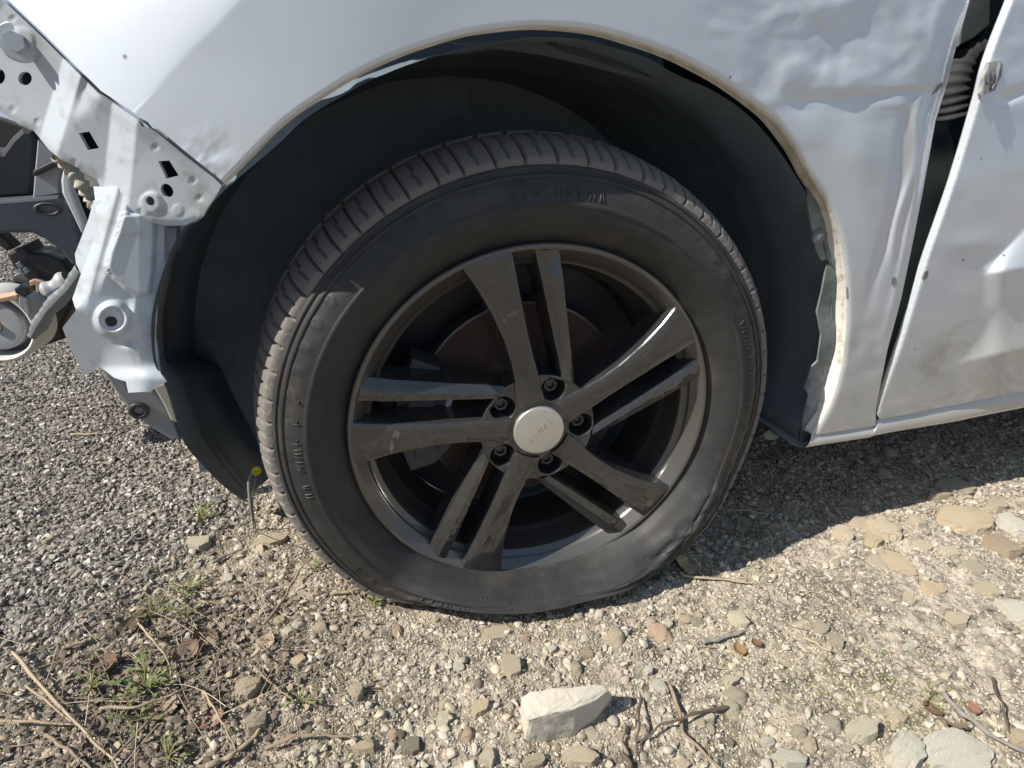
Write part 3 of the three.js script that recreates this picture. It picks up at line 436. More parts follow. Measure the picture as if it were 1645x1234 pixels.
  const FOLDS = [[-0.35, 6, 0.03, 0.003], [-0.48, 9, 0.022, -0.003], [-0.60, 7, 0.03, 0.0035], [-0.74, 10, 0.02, -0.003], [-0.86, 6, 0.028, 0.003], [-1.0, 8, 0.03, -0.0026], [-0.42, -12, 0.02, 0.002], [-0.68, -10, 0.02, 0.002]];
  const carcass = ring(dense, 720, (a, r, z) => {
    let o = 0.0012 * fbm(Math.cos(a) * 3 + r * 9, Math.sin(a) * 3, 3);                    // wavy sidewall
    const k = ((a / da) % 1 + 1) % 1;                                                    // scallops under the shoulder
    const sc = Math.hypot((k - 0.5) * da * 0.29 * 1000, (r - 0.2945) * 1000); if (z > -0.01) o += 0.0014 * sm(6.2, 5.0, sc) * (0.5 + 0.5 * Math.sin(a * 3 + 1) > 0.25 ? 1 : 0.2) - 0.0008 * sm(4.6, 3.6, sc);
    // buckles of the unsupported wall low down
    const down = sm(0.35, 0.95, -Math.sin(a)); o += down * 0.0022 * Math.sin(r * 330 + 3 * Math.sin(a * 3)) * sm(0.235, 0.26, r) * sm(0.315, 0.29, r) * sm(-0.02, 0, z);
    // folds in the slack wall at the lower rear
    const fold = Math.exp(-(((((a > Math.PI ? a - 2 * Math.PI : a) + 0.72) / 0.42)) ** 4)) * sm(0.252, 0.268, r) * sm(0.316, 0.302, r) * sm(-0.02, 0, z); if (fold > 0.01) { const aa = a > Math.PI ? a - 2 * Math.PI : a; for (const [a0, k, w, h] of FOLDS) { const d = (aa - a0 - k * (r - 0.28)) / w; o += fold * h * Math.exp(-Math.abs(d) * 1.6); } o += fold * 0.0026 * Math.abs(Math.sin(r * 250 + aa * 5 + 0.6 * Math.sin(aa * 9))); }
    return [r, z + (z > -0.1 ? o : 0)]; });
  part('tyre', bend(carcass), rubber, wheel);
  { // raised marks round the sidewall, worn past reading
    const L = []; const mark = (a0, r0, w, h, lean, t) => { const P = [], I = []; for (let i = 0; i <= 4; i++) for (let j = 0; j <= 3; j++) { const u = i / 4, v = j / 3, r = r0 + h * v, a = a0 + (w * u + lean * v * h) / r0; let k = 0; while (k < prof.length - 2 && prof[k + 1][0] < r) k++; const f = (r - prof[k][0]) / (prof[k + 1][0] - prof[k][0]), z = mix(prof[k][1], prof[k + 1][1], f) + (i === 0 || i === 4 || j === 0 || j === 3 ? -0.0006 : t); P.push(r * Math.cos(a), r * Math.sin(a), z); } for (let i = 0; i < 4; i++) for (let j = 0; j < 3; j++) { const q = i * 4 + j; I.push(q, q + 4, q + 1, q + 1, q + 4, q + 5); } const g = new THREE.BufferGeometry(); g.setAttribute('position', new THREE.Float32BufferAttribute(P, 3)); g.setAttribute('uv', new THREE.Float32BufferAttribute(P.flatMap((_, i) => i % 3 < 2 ? [0.3] : []), 2)); g.setIndex(I); return bend(g); };
    for (let q = 0; q < 5; q++) { const A = [-1.75, -0.55, 0.5, 1.75, 3.35][q]; for (let i = 0; i < 11; i++) { if (hsh(i, q) < 0.12) continue; const a = A - i * 0.043; L.push(mark(a, 0.2795, 0.0016, 0.0125, (hsh(i, q + 9) - 0.5) * 0.5, 0.0011)); if (hsh(i, q + 5) > 0.35) L.push(mark(a - 0.0165, 0.2795, 0.0016, 0.0125, (hsh(i, q + 3) - 0.5) * 0.5, 0.0011)); if (hsh(i, q + 7) > 0.3) L.push(mark(a - 0.013, 0.2795 + 0.0105 * (hsh(i, q + 1) > 0.5 ? 1 : 0.5), 0.0045, 0.002, 0, 0.0011)); } }
    for (let i = 0; i < 26; i++) if (hsh(i, 77) > 0.2) L.push(mark(-1.9 + i * 0.0225, 0.2575, 0.0026, 0.0042, 0.2, 0.0009));
    tag(part('sidewall_lettering', mergeGeometries(L), rubber, wheel), null, null, null, 'stuff'); }
  // shoulder blocks, each with its sipe; profile along the shoulder
  const sh = [[0.3130, 0.0000], [0.3180, -0.0062], [0.3236, -0.0148], [0.3288, -0.0268], [0.3332, -0.0415], [0.3364, -0.0570], [0.3385, -0.0720]];
  const sp = (t) => { const q = t * (sh.length - 1), i = Math.min(sh.length - 2, Math.floor(q)), f = q - i; const r = mix(sh[i][0], sh[i + 1][0], f), z = mix(sh[i][1], sh[i + 1][1], f), dr = sh[i + 1][0] - sh[i][0], dz = sh[i + 1][1] - sh[i][1], l = Math.hypot(dr, dz); return [r, z, -dz / l, dr / l]; };
  const START = [0]; { const pitch = [1, 0.86, 1.12, 0.94, 1.1, 0.9, 1.08, 1.0]; for (let i = 0; i < NB; i++) START.push(START[i] + pitch[(i * 5 + (i >> 3)) % 8]); const k = NB / START[NB]; for (let i = 0; i <= NB; i++) START[i] *= k; }
  function block(idx, spf, tA, tB, hgt, gap, slant, sipe) {
    const nu = 26, nv = 12, P = [], U = [], I = [], i0 = Math.floor(idx), a0 = (START[i0 % NB] + (idx - i0)) * da, da1 = (START[i0 % NB + 1] - START[i0 % NB]) * da, wob = 0.0006;
    for (let i = 0; i <= nu; i++) for (let j = 0; j <= nv; j++) {
      const u = i / nu, v = j / nv, t = mix(tA, tB, v), [r, z, nr, nz] = spf(t);
      const e = Math.min(u, 1 - u) * da * 0.34, ev = Math.min(v, 1 - v) * 0.07 * (tB - tA);
      let h = hgt * sm(-0.0002, 0.0016, e - gap) * sm(-0.0002, 0.0018, ev);
      if (sipe) { const zz = u - 0.5 - 0.07 * (v > 0.35 && v < 0.68 ? (v < 0.515 ? 1 : -1) * (1 - Math.abs((v - 0.515) / 0.165)) : 0); h -= 0.0045 * sm(0.055, 0.02, Math.abs(zz)) * sm(0.14, 0.2, v) * sm(0.9, 0.84, v); }
      h += wob * (hsh(idx * 31 + i, j) - 0.5) * (h > 0.002 ? 0.4 : 0) + 0.0006 * fbm(idx * 5 + u * 6, v * 6, 2);
      const a = a0 + u * da1 + slant * (v - 0.3) * da, rr2 = r + nr * h;
      P.push(rr2 * Math.cos(a), rr2 * Math.sin(a), z + nz * h); U.push(a * 0.34 * 6, v * 0.4);
    }
    for (let i = 0; i < nu; i++) for (let j = 0; j < nv; j++) { const q = i * (nv + 1) + j; I.push(q, q + nv + 1, q + 1, q + 1, q + nv + 1, q + nv + 2); }
    const g = new THREE.BufferGeometry(); g.setAttribute('position', new THREE.Float32BufferAttribute(P, 3)); g.setAttribute('uv', new THREE.Float32BufferAttribute(U, 2)); g.setIndex(I); return bend(g);
  }
  for (let i = 0; i < NB; i++) part('tread_block', block(i, sp, 0, 1, 0.0052, 0.0006, 0.10, true), treadMat, wheel);
  // the inner rows of the tread, seen only edge-on
  const inner = [];
  for (const [z0, z1] of [[-0.078, -0.104], [-0.108, -0.134], [-0.138, -0.186]]) for (let i = 0; i < NB; i++) inner.push(block(i + 0.4 * (z0 < -0.1), (t) => { const z = mix(z0, z1, t); return [0.3385 - 0.9 * (z + 0.105) ** 2 - (z < -0.15 ? 5 * (z + 0.15) ** 2 : 0), z, 1, 0]; }, 0, 1, 0.0068, 0.0014, -0.35, false));
  tag(part('tread_rows', mergeGeometries(inner), treadMat, wheel), null, null, null, 'stuff');

  // ------- alloy rim
  const gun = new THREE.MeshPhysicalMaterial({ map: dataTex(512, 512, (u, v) => { const n = fbm(u * 12, v * 12, 5) * 0.5 + 0.5, d = Math.max(0, fbm(u * 40 + 3, v * 40, 4)); const k = 0.032 + 0.006 * n + 0.014 * d; return [lin2s(k * 0.99), lin2s(k * 1.0), lin2s(k * 1.03)]; }, true, 3, 3), roughness: 0.28, metalness: 0.3, clearcoat: 1, clearcoatRoughness: 0.055, side: THREE.DoubleSide });
  gun.roughnessMap = dataTex(512, 512, (u, v) => { const n = 0.75 + 0.5 * fbm(u * 14 + 4, v * 14, 4); return [n, n, n]; }, false, 3, 3); gun.roughnessMap.colorSpace = THREE.NoColorSpace;
  const scuffed = new THREE.MeshStandardMaterial({ color: new THREE.Color().setRGB(0.13, 0.13, 0.132), roughness: 0.5, metalness: 0.2, side: THREE.DoubleSide });
  const flange = [[0.2225, -0.010], [0.2290, -0.0098], [0.2322, -0.0080], [0.2334, -0.0045], [0.2328, -0.0012], [0.2305, 0.0006], [0.2275, -0.0002], [0.2258, -0.0022], [0.2240, -0.0040], [0.2190, -0.0095], [0.2155, -0.0135], [0.2140, -0.0150], [0.2134, -0.0185], [0.2075, -0.0225], [0.2060, -0.0240], [0.2052, -0.0300], [0.2030, -0.0520], [0.1990, -0.0600], [0.1960, -0.0640], [0.1950, -0.1200], [0.1985, -0.1700], [0.21, -0.188], [0.225, -0.192]];
  part('rim_barrel', ring(flange, 240), new THREE.MeshPhysicalMaterial({ color: new THREE.Color().setRGB(0.085, 0.080, 0.074), roughness: 0.36, metalness: 0.4, clearcoat: 0.9, clearcoatRoughness: 0.12, side: THREE.DoubleSide }), wheel);
  // spokes: stations [r, left angle, right angle, top z] relative to the bolt; lofted with bevelled shoulders and a drafted side
  const spoke = (st, depth, ridge, n = 36) => {
    st = st.slice().sort((a, b) => b[0] - a[0]);
    const at = (r) => { let i = 0; while (i < st.length - 2 && r < st[i + 1][0]) i++; const f = Math.min(1, Math.max(0, (r - st[i][0]) / (st[i + 1][0] - st[i][0]))); const s = f; return [1, 2, 3].map((k) => mix(st[i][k], st[i + 1][k], s)); };
    const rA = st[0][0], rB = st[st.length - 1][0], rows = [];
    for (let i = 0; i <= n; i++) {
      const r = mix(rA, rB, i / n), [l, rt, z] = at(r), w = (l - rt) * Math.PI / 180 * r, P = (s, dz) => { const a = (rt * Math.PI / 180) + s / r; return V(r * Math.cos(a), r * Math.sin(a), z + dz); };
      const b = Math.min(0.0022, w * 0.2), dr = 0.005, row = [];
      row.push(P(w + dr, -depth), P(w + dr * 0.55, -depth * 0.55), P(w + 0.0006, -b * 1.2), P(w - b * 0.25, -b * 0.35), P(w - b, 0));
      if (ridge) row.push(P(w * 0.62, 0.0014), P(w * 0.52, 0.0018), P(w * 0.44, 0.0012), P(w * 0.2, -0.0012)); else row.push(P(w * 0.66, 0.0004), P(w * 0.33, 0.0004));
      if (ridge) row.push(P(-0.0020, -0.0046), P(-dr * 0.5, -depth * 0.55), P(-dr, -depth)); else row.push(P(b, 0), P(b * 0.25, -b * 0.35), P(-0.0006, -b * 1.2), P(-dr * 0.55, -depth * 0.55), P(-dr, -depth));
      rows.push(row);
    }
    const g = loft(rows, true); return toCreasedNormals(g, 0.42);
  };
  const wide = spoke([[0.2318, 42.0, 27.4, -0.0008], [0.2240, 41.9, 27.4, 0.0004], [0.2000, 40.6, 27.2, 0.0016], [0.1700, 39.4, 26.8, 0.0022], [0.1300, 38.6, 25.6, 0.0022], [0.1000, 39.6, 23.6, 0.0016], [0.0780, 42.5, 20.5, 0.0006], [0.0560, 50, 16, 0.0000], [0.0400, 58, 8, 0.0000]], 0.040, false);
  const narrow = spoke(Array.from({ length: 12 }, (_, i) => { const r = mix(0.0735, 0.2245, i / 11), on = (x0, y0, x1, y1) => { const m = (y1 - y0) / (x1 - x0), c = y0 - m * x0, A = 1 + m * m, B = 2 * m * c, D = c * c - r * r, x = (-B + Math.sqrt(B * B - 4 * A * D)) / (2 * A); return Math.atan2(m * x + c, x) * 180 / Math.PI; }; return [r, on(0.0682, -0.0085, 0.2102, 0.0800), on(0.0626, -0.0270, 0.2019, 0.0450), i > 9 ? -0.004 : -0.0015]; }), 0.040, true);
  const hubShape = new THREE.Shape(); hubShape.absarc(0, 0, 0.0745, 0, 2 * Math.PI);
  for (let i = 0; i < 5; i++) { const h = new THREE.Path(), a = i * 2 * Math.PI / 5; h.absarc(0.0568 * Math.cos(a), 0.0568 * Math.sin(a), 0.0158, 0, 2 * Math.PI, true); hubShape.holes.push(h); }
  const hubG = new THREE.ExtrudeGeometry(hubShape, { depth: 0.040, bevelEnabled: true, bevelThickness: 0.0018, bevelSize: 0.0016, bevelOffset: -0.0016, bevelSegments: 3, curveSegments: 40 }); hubG.translate(0, 0, -0.0445);
  const phase = 73.7 * Math.PI / 180, spin = (o, i) => { o.rotation.z = phase - i * 2 * Math.PI / 5; return o; };
  spin(part('wheel_hub', hubG, gun, wheel), 0);
  const nut = (() => { const s = new THREE.Shape(); for (let k = 0; k < 6; k++) { const a = k * Math.PI / 3; s[k ? 'lineTo' : 'moveTo'](0.0096 * Math.cos(a), 0.0096 * Math.sin(a)); } s.closePath(); const h = new THREE.Path(); h.absarc(0, 0, 0.0052, 0, 2 * Math.PI, true); s.holes.push(h);
    const g = new THREE.ExtrudeGeometry(s, { depth: 0.012, bevelEnabled: true, bevelThickness: 0.0012, bevelSize: 0.0012, bevelOffset: -0.0012, bevelSegments: 2 }); g.translate(0, 0, -0.028);
    const base = new THREE.CylinderGeometry(0.0048, 0.0048, 0.004, 12); base.rotateX(Math.PI / 2); base.translate(0, 0, -0.022);
    const cup = new THREE.CylinderGeometry(0.0158, 0.0150, 0.002, 28); cup.rotateX(Math.PI / 2); cup.translate(0, 0, -0.029); return [join(g, base), cup]; })();
  const nutMat = new THREE.MeshStandardMaterial({ color: new THREE.Color().setRGB(0.11, 0.11, 0.115), roughness: 0.45, metalness: 0.6 });
  const dirt = new THREE.MeshStandardMaterial({ color: new THREE.Color().setRGB(0.17, 0.155, 0.13), roughness: 0.9, side: THREE.DoubleSide });
  for (let i = 0; i < 5; i++) {
    spin(part('spoke', wide, gun, wheel), i); spin(part('spoke', narrow, gun, wheel), i);
    const web = new THREE.BoxGeometry(0.010, 0.022, 0.03); web.translate(0.083, 0.010, -0.028); 
    const a = phase - i * 2 * Math.PI / 5, n = part('wheel_nut', nut[0], nutMat, wheel); n.position.set(0.0568 * Math.cos(a), 0.0568 * Math.sin(a), 0); n.rotation.z = a + i;
    const c = part('nut_seat', nut[1], M.black, wheel); c.position.copy(n.position);
  }
  // scuffs where the paint is rubbed through on three spokes
  const scuff = (i, r0, a0, w, h, z, s) => { const p = []; for (let k = 0; k < 26; k++) { const t = k / 26 * 2 * Math.PI, q = 0.45 + 0.9 * hsh(k + s * 40, s); p.push(new THREE.Vector2(w * q * Math.cos(t), h * q * Math.sin(t))); } const g = new THREE.ShapeGeometry(new THREE.Shape(p)); const m = part('scuff', g, scuffed, wheel); const a = phase - i * 2 * Math.PI / 5 + a0 * Math.PI / 180; m.position.set(r0 * Math.cos(a), r0 * Math.sin(a), z); m.rotation.z = a; };
  scuff(4, 0.176, 31, 0.005, 0.006, 0.0030, 1); scuff(4, 0.182, 36, 0.0028, 0.008, 0.0029, 2); scuff(0, 0.156, 35.5, 0.0035, 0.0025, 0.0029, 3); scuff(0, 0.160, 31, 0.003, 0.007, 0.0029, 4); scuff(1, 0.165, 35, 0.009, 0.0010, 0.0029, 5);
  // centre cap with its engraved script
  const capTex = (() => { const c = document.createElement('canvas'); c.width = c.height = 512; const x = c.getContext('2d'); x.fillStyle = '#c9c8c4'; x.fillRect(0, 0, 512, 512);
    for (let i = 0; i < 900; i++) { x.fillStyle = `rgba(${hsh(i, 1) > 0.5 ? '235,233,228' : '120,116,108'},0.05)`; x.fillRect(hsh(i, 2) * 512, hsh(i, 3) * 512, 2 + hsh(i, 4) * 50, 1 + hsh(i, 5) * 3); }
    x.translate(266, 256); x.rotate(-0.86); x.font = 'italic 74px serif'; x.textAlign = 'center'; x.textBaseline = 'middle';
    for (const [d, col] of [[3, 'rgba(250,250,245,0.8)'], [0, 'rgba(70,70,72,0.9)']]) { x.strokeStyle = col; x.lineWidth = 2.6; [...'RONAL'].forEach((ch, i) => x.strokeText(ch, (i - 2) * 66 + d, d + 2)); }
    const t = new THREE.CanvasTexture(c); t.colorSpace = THREE.SRGBColorSpace; return t; })();
  const cp = []; for (let k = 0; k <= 16; k++) { const r = 0.0318 * k / 16; cp.push([r, 0.0042 - 1.6 * r * r]); } cp.push([0.0326, 0.0019], [0.033, 0.0005], [0.033, -0.006]);
  const cg = ring(cp, 64), cu = cg.attributes.uv, cq = cg.attributes.position; for (let i = 0; i < cu.count; i++) cu.setXY(i, 0.5 + cq.getX(i) / 0.067, 0.5 + cq.getY(i) / 0.067);
  part('centre_cap', cg, new THREE.MeshPhysicalMaterial({ map: capTex, roughness: 0.36, metalness: 0.75, side: THREE.DoubleSide }), wheel);
  // brake behind the spokes
  const rust = new THREE.MeshStandardMaterial({ map: dataTex(256, 256, (u, v) => { const n = fbm(u * 10, v * 10, 4) * 0.5 + 0.5; return [lin2s(mix(0.045, 0.10, n)), lin2s(mix(0.025, 0.048, n)), lin2s(mix(0.02, 0.034, n))]; }), roughness: 0.8, side: THREE.DoubleSide });
  const lathe = (p) => ring(p, 96);
  part('brake_disc', lathe([[0.060, -0.055], [0.078, -0.056], [0.080, -0.082], [0.140, -0.084], [0.142, -0.086], [0.142, -0.108], [0.08, -0.108]]), rust, wheel);
  part('disc_edge', lathe([[0.1405, -0.0835], [0.1435, -0.0835], [0.1445, -0.085], [0.1445, -0.110]]), nutMat, wheel);
  part('dust_shield', lathe([[0.05, -0.13], [0.19, -0.13], [0.194, -0.12]]), M.black, wheel);
  const cal = (pts, z, d) => { const g = new THREE.ExtrudeGeometry(new THREE.Shape(pts.map(([r, a]) => new THREE.Vector2(r * Math.cos(a * Math.PI / 180), r * Math.sin(a * Math.PI / 180)))), { depth: d, bevelEnabled: true, bevelThickness: 0.003, bevelSize: 0.003, bevelOffset: -0.003, bevelSegments: 3 }); g.translate(0, 0, z); return g; };
  const grey = new THREE.MeshStandardMaterial({ color: new THREE.Color().setRGB(0.055, 0.056, 0.06), roughness: 0.6, metalness: 0.2 });
  part('brake_caliper', join(cal([[0.176, 150], [0.178, 168], [0.178, 186], [0.174, 204], [0.14, 206], [0.112, 200], [0.104, 180], [0.112, 158], [0.14, 148]], -0.088, 0.045), cal([[0.16, 160], [0.165, 172], [0.13, 174], [0.128, 160]], -0.05, 0.012), cal([[0.16, 184], [0.16, 198], [0.13, 198], [0.126, 184]], -0.05, 0.012)), grey, wheel);
  for (const q of [[[0.138, 156], [0.138, 166], [0.131, 166], [0.131, 156]], [[0.118, 152], [0.118, 172], [0.111, 174], [0.109, 152]], [[0.148, 193], [0.148, 196], [0.142, 196], [0.142, 193]]]) part('caliper_pin', cal(q, -0.046, 0.008), M.dullSteel, wheel);
}

// ---------------------------------------------------------------- ground: worn asphalt on the left, stony dirt under and in front of the car
const asphaltEdge = (z) => { const P = [[-30, -3.0], [-3, -1.0], [-1.2, -0.72], [-0.62, -0.545], [-0.35, -0.43], [-0.2, -0.485], [-0.1, -0.545], [0.0, -0.63], [0.1, -0.75], [0.5, -1.2], [30, -14]]; let i = 0; while (i < P.length - 2 && z > P[i + 1][0]) i++; return mix(P[i][1], P[i + 1][1], Math.min(1, Math.max(0, (z - P[i][0]) / (P[i + 1][0] - P[i][0])))); };
const asphaltness = (x, z) => sm(0.06, -0.06, x - asphaltEdge(z) + 0.09 * fbm(x * 9, z * 9, 3));
const paleA = atY(1560, 1010, 0), paleB = atY(1420, 900, 0), darkA = atY(1380, 930, 0), darkB = atY(1330, 980, 0);
const gauss = (x, z, p, rx, rz) => Math.exp(-(((x - p.x) / rx) ** 2 + ((z - p.z) / rz) ** 2));
function groundY(x, z) {
  const k = asphaltness(x, z), near = sm(6, 1.5, Math.hypot(x, z));
  const tyre = sm(0.30, 0.22, Math.abs(x)) * sm(0.05, 0.015, z) * sm(-0.30, -0.24, z);
  let y = (0.011 * fbm(x * 4.5, z * 4.5, 3) + 0.009 * fbm(x * 22, z * 22, 3)) * mix(1, 0.55, k) * near * (1 - tyre);
  y += 0.012 * sm(0.25, 0.7, x) * sm(0.4, 0.0, z) - 0.004 * tyre + 0.006 * sm(0.03, 0.09, z) * sm(0.3, 0.1, Math.abs(x)) * sm(0.3, 0.12, z) * 0.6;
  y += 0.0035 * fbm(x * 70, z * 70, 2) * near * (1 - tyre * 0.7);
  return y - 0.002;
}
const onGround = (px, py, lift = 0) => { let y = 0, p; for (let i = 0; i < 8; i++) { p = atY(px, py, y); y = groundY(p.x, p.z) + lift; } p.y = y; return p; };
{
  const N = 640, k = 6.2, S = 60, P = [], C = [], U = [], I = [], m = (u) => S * Math.sinh(k * u) / Math.sinh(k);
  for (let j = 0; j <= N; j++) for (let i = 0; i <= N; i++) {
    const x = 0.0 + m(i / N * 2 - 1), z = -0.15 + m(j / N * 2 - 1), a = asphaltness(x, z);
    P.push(x, groundY(x, z), z); U.push(x, -z);
    const n = fbm(x * 7, z * 7, 4), n2 = fbm(x * 2 + 9, z * 2, 3);
    let r = 0.41 + 0.10 * n, g = 0.36 + 0.09 * n, b = 0.295 + 0.08 * n;
    const pale = Math.min(1, gauss(x, z, paleA, 0.22, 0.16) + 0.8 * gauss(x, z, paleB, 0.16, 0.10)) * (0.75 + 0.5 * n2); r = mix(r, 0.62, pale * 0.75); g = mix(g, 0.56, pale * 0.75); b = mix(b, 0.49, pale * 0.75);
    const dk = Math.min(1, gauss(x, z, darkA, 0.07, 0.05) + gauss(x, z, darkB, 0.08, 0.06)) * 0.55; r = mix(r, 0.22, dk); g = mix(g, 0.19, dk); b = mix(b, 0.15, dk);
    const ms = sm(0.1, 0.45, fbm(x * 11 + 4, z * 11, 3)) * sm(0.1, 0.28, z) * sm(-0.1, 0.2, x) * 0.45; r = mix(r, 0.24, ms); g = mix(g, 0.235, ms); b = mix(b, 0.12, ms);
    const l = Math.min(1, Math.exp(-(((x + 0.46) / 0.15) ** 2 + ((z - 0.03) / 0.14) ** 2))) * 0.85 * (1 - a); r = mix(r, 0.19, l); g = mix(g, 0.155, l); b = mix(b, 0.12, l);
    r = mix(r, 0.13 + 0.03 * n, a); g = mix(g, 0.118 + 0.03 * n, a); b = mix(b, 0.112 + 0.03 * n, a);
    C.push(r, g, b);
  }
  for (let j = 0; j < N; j++) for (let i = 0; i < N; i++) { const q = j * (N + 1) + i; I.push(q, q + N + 1, q + 1, q + 1, q + N + 1, q + N + 2); }
  const g = new THREE.BufferGeometry(); g.setAttribute('position', new THREE.Float32BufferAttribute(P, 3)); g.setAttribute('color', new THREE.Float32BufferAttribute(C, 3)); g.setAttribute('uv', new THREE.Float32BufferAttribute(U, 2)); g.setIndex(I); g.computeVertexNormals();
  const per = 24, pn = (u, v, f, o) => { let s = 0, a = 0.5; for (let q = 0; q < o; q++) { const X = u * f, Y = v * f, x0 = Math.floor(X), y0 = Math.floor(Y), fx = X - x0, fy = Y - y0, e = (t) => t * t * (3 - 2 * t), h = (i, j) => hsh(((i % f) + f) % f + q * 57, ((j % f) + f) % f); s += a * (mix(mix(h(x0, y0), h(x0 + 1, y0), e(fx)), mix(h(x0, y0 + 1), h(x0 + 1, y0 + 1), e(fx)), e(fy)) * 2 - 1); a *= 0.6; f *= 2; } return s; };
  const grain = dataTex(1024, 1024, (u, v) => { const n = pn(u, v, per, 6), k2 = Math.min(1, Math.max(0, 0.80 + 0.42 * n)); return [k2, k2 * 0.99, k2 * 0.97]; }, true, 3.1, 3.1);
  const gb = dataTex(1024, 1024, (u, v) => { const n = 0.5 + 0.45 * pn(u, v, per * 2, 5); return [n, n, n]; }, false, 3.1, 3.1);
  tag(part('ground', g, new THREE.MeshStandardMaterial({ vertexColors: true, map: grain, roughness: 0.95, bumpMap: gb, bumpScale: 0.004 }), scene), 'stony dirt ground meeting worn dark asphalt at the left', null, null, 'structure');
}
// stones ------------------------------------------------------------
const chunk = (n, sx, sy, sz) => { const p = []; for (let i = 0; i < n; i++) { const a = rnd() * 6.283, c = rr(-1, 1), s = Math.sqrt(1 - c * c), q = rr(0.8, 1.1); p.push(V(sx * q * s * Math.cos(a), sy * q * c, sz * q * s * Math.sin(a))); } return new ConvexGeometry(p); };
function subdivide(g) { const p = g.attributes.position, o = []; const v = (i) => V(p.getX(i), p.getY(i), p.getZ(i)); for (let i = 0; i < p.count; i += 3) { const a = v(i), b = v(i + 1), c = v(i + 2), ab = a.clone().lerp(b, 0.5), bc = b.clone().lerp(c, 0.5), ca = c.clone().lerp(a, 0.5); for (const q of [a, ab, ca, ab, b, bc, ca, bc, c, ab, bc, ca]) o.push(q.x, q.y, q.z); } const r = new THREE.BufferGeometry(); r.setAttribute('position', new THREE.Float32BufferAttribute(o, 3)); return r; }
const n3 = (x, y, z) => fbm(x + 3.1 * z, y - 2.3 * z, 3);
function roughen(g0, levels, amp, freq, relax = 0) {      // finer faces, worn corners, pitted skin
  let g = g0.index ? g0.toNonIndexed() : g0; for (let i = 0; i < levels; i++) g = subdivide(g);
  g.deleteAttribute('normal'); g.deleteAttribute('uv'); g = mergeVertices(g, 1e-6); const p = g.attributes.position;
  for (let k = 0; k < relax; k++) { const s = new Float32Array(p.count * 3), n = new Float32Array(p.count), ix = g.index.array; for (let i = 0; i < ix.length; i += 3) for (let a = 0; a < 3; a++) { const u = ix[i + a]; for (let b = 0; b < 3; b++) if (a !== b) { const w = ix[i + b]; s[u * 3] += p.getX(w); s[u * 3 + 1] += p.getY(w); s[u * 3 + 2] += p.getZ(w); n[u]++; } }
    for (let i = 0; i < p.count; i++) p.setXYZ(i, mix(p.getX(i), s[i * 3] / n[i], 0.5), mix(p.getY(i), s[i * 3 + 1] / n[i], 0.5), mix(p.getZ(i), s[i * 3 + 2] / n[i], 0.5)); }
  g.computeVertexNormals(); const nn = g.attributes.normal;
  for (let i = 0; i < p.count; i++) { const d = amp * n3(p.getX(i) * freq, p.getY(i) * freq, p.getZ(i) * freq); p.setXYZ(i, p.getX(i) + nn.getX(i) * d, p.getY(i) + nn.getY(i) * d, p.getZ(i) + nn.getZ(i) * d); }
  g.computeVertexNormals(); g = toCreasedNormals(g, 0.55); const q = g.attributes.position, uv = []; for (let i = 0; i < q.count; i++) uv.push(q.getX(i) + q.getY(i) * 0.7, q.getZ(i) - q.getY(i) * 0.7); g.setAttribute('uv', new THREE.Float32BufferAttribute(uv, 2)); return g;
}
const PAL = { beige: [0.47, 0.415, 0.34], grey: [0.41, 0.38, 0.335], white: [0.60, 0.57, 0.49], tan: [0.47, 0.40, 0.305], brown: [0.30, 0.24, 0.19], terracotta: [0.42, 0.31, 0.255], slate: [0.20, 0.19, 0.18], olive: [0.37, 0.36, 0.295] };
const pick = (w) => { let t = rnd() * w.reduce((s, q) => s + q[1], 0); for (const [n, k] of w) { t -= k; if (t <= 0) return n; } return w[0][0]; };
const stoneTex = dataTex(256, 256, (u, v) => { const n = fbm(u * 16, v * 16, 5), k = Math.min(1, 0.86 + 0.35 * n); return [k, k * 0.99, k * 0.97]; }, true, 14, 14), stoneBump = bump(24, 5); stoneBump.repeat.set(5.3, 5.3);
const dust1 = (c) => [mix(c[0], 0.40, 0.22), mix(c[1], 0.355, 0.22), mix(c[2], 0.29, 0.22)];
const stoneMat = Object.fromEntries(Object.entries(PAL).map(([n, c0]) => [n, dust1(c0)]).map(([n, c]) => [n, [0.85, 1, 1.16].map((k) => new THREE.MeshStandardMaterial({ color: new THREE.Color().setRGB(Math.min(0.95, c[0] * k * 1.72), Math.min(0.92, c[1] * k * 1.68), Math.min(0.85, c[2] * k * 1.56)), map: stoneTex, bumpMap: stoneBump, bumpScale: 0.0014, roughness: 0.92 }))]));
const plain = new THREE.MeshStandardMaterial({ roughness: 0.92 });
const humus = (x, z) => Math.min(1, 1.2 * Math.exp(-(((x + 0.46) / 0.13) ** 2 + ((z - 0.03) / 0.12) ** 2)));
const inTyre = (x, z) => { const a = x * 0.9935 + z * 0.1136, b = z * 0.9935 - x * 0.1136; return Math.abs(a) < 0.205 && b < (a < -0.08 ? 0.006 : 0.02) && b > -0.26; };
const visible = (p, pad = 240) => { const d = p.clone().sub(CAM), w = d.dot(FWD); if (w < 0.1) return false; const x = CX + FPX * d.dot(RIGHT) / w, y = CY - FPX * d.dot(UP) / w; return x > -pad && x < 1645 + pad && y > -pad && y < 1234 + pad; };
const Q = new THREE.Quaternion(), EU = new THREE.Euler(), MX = new THREE.Matrix4();
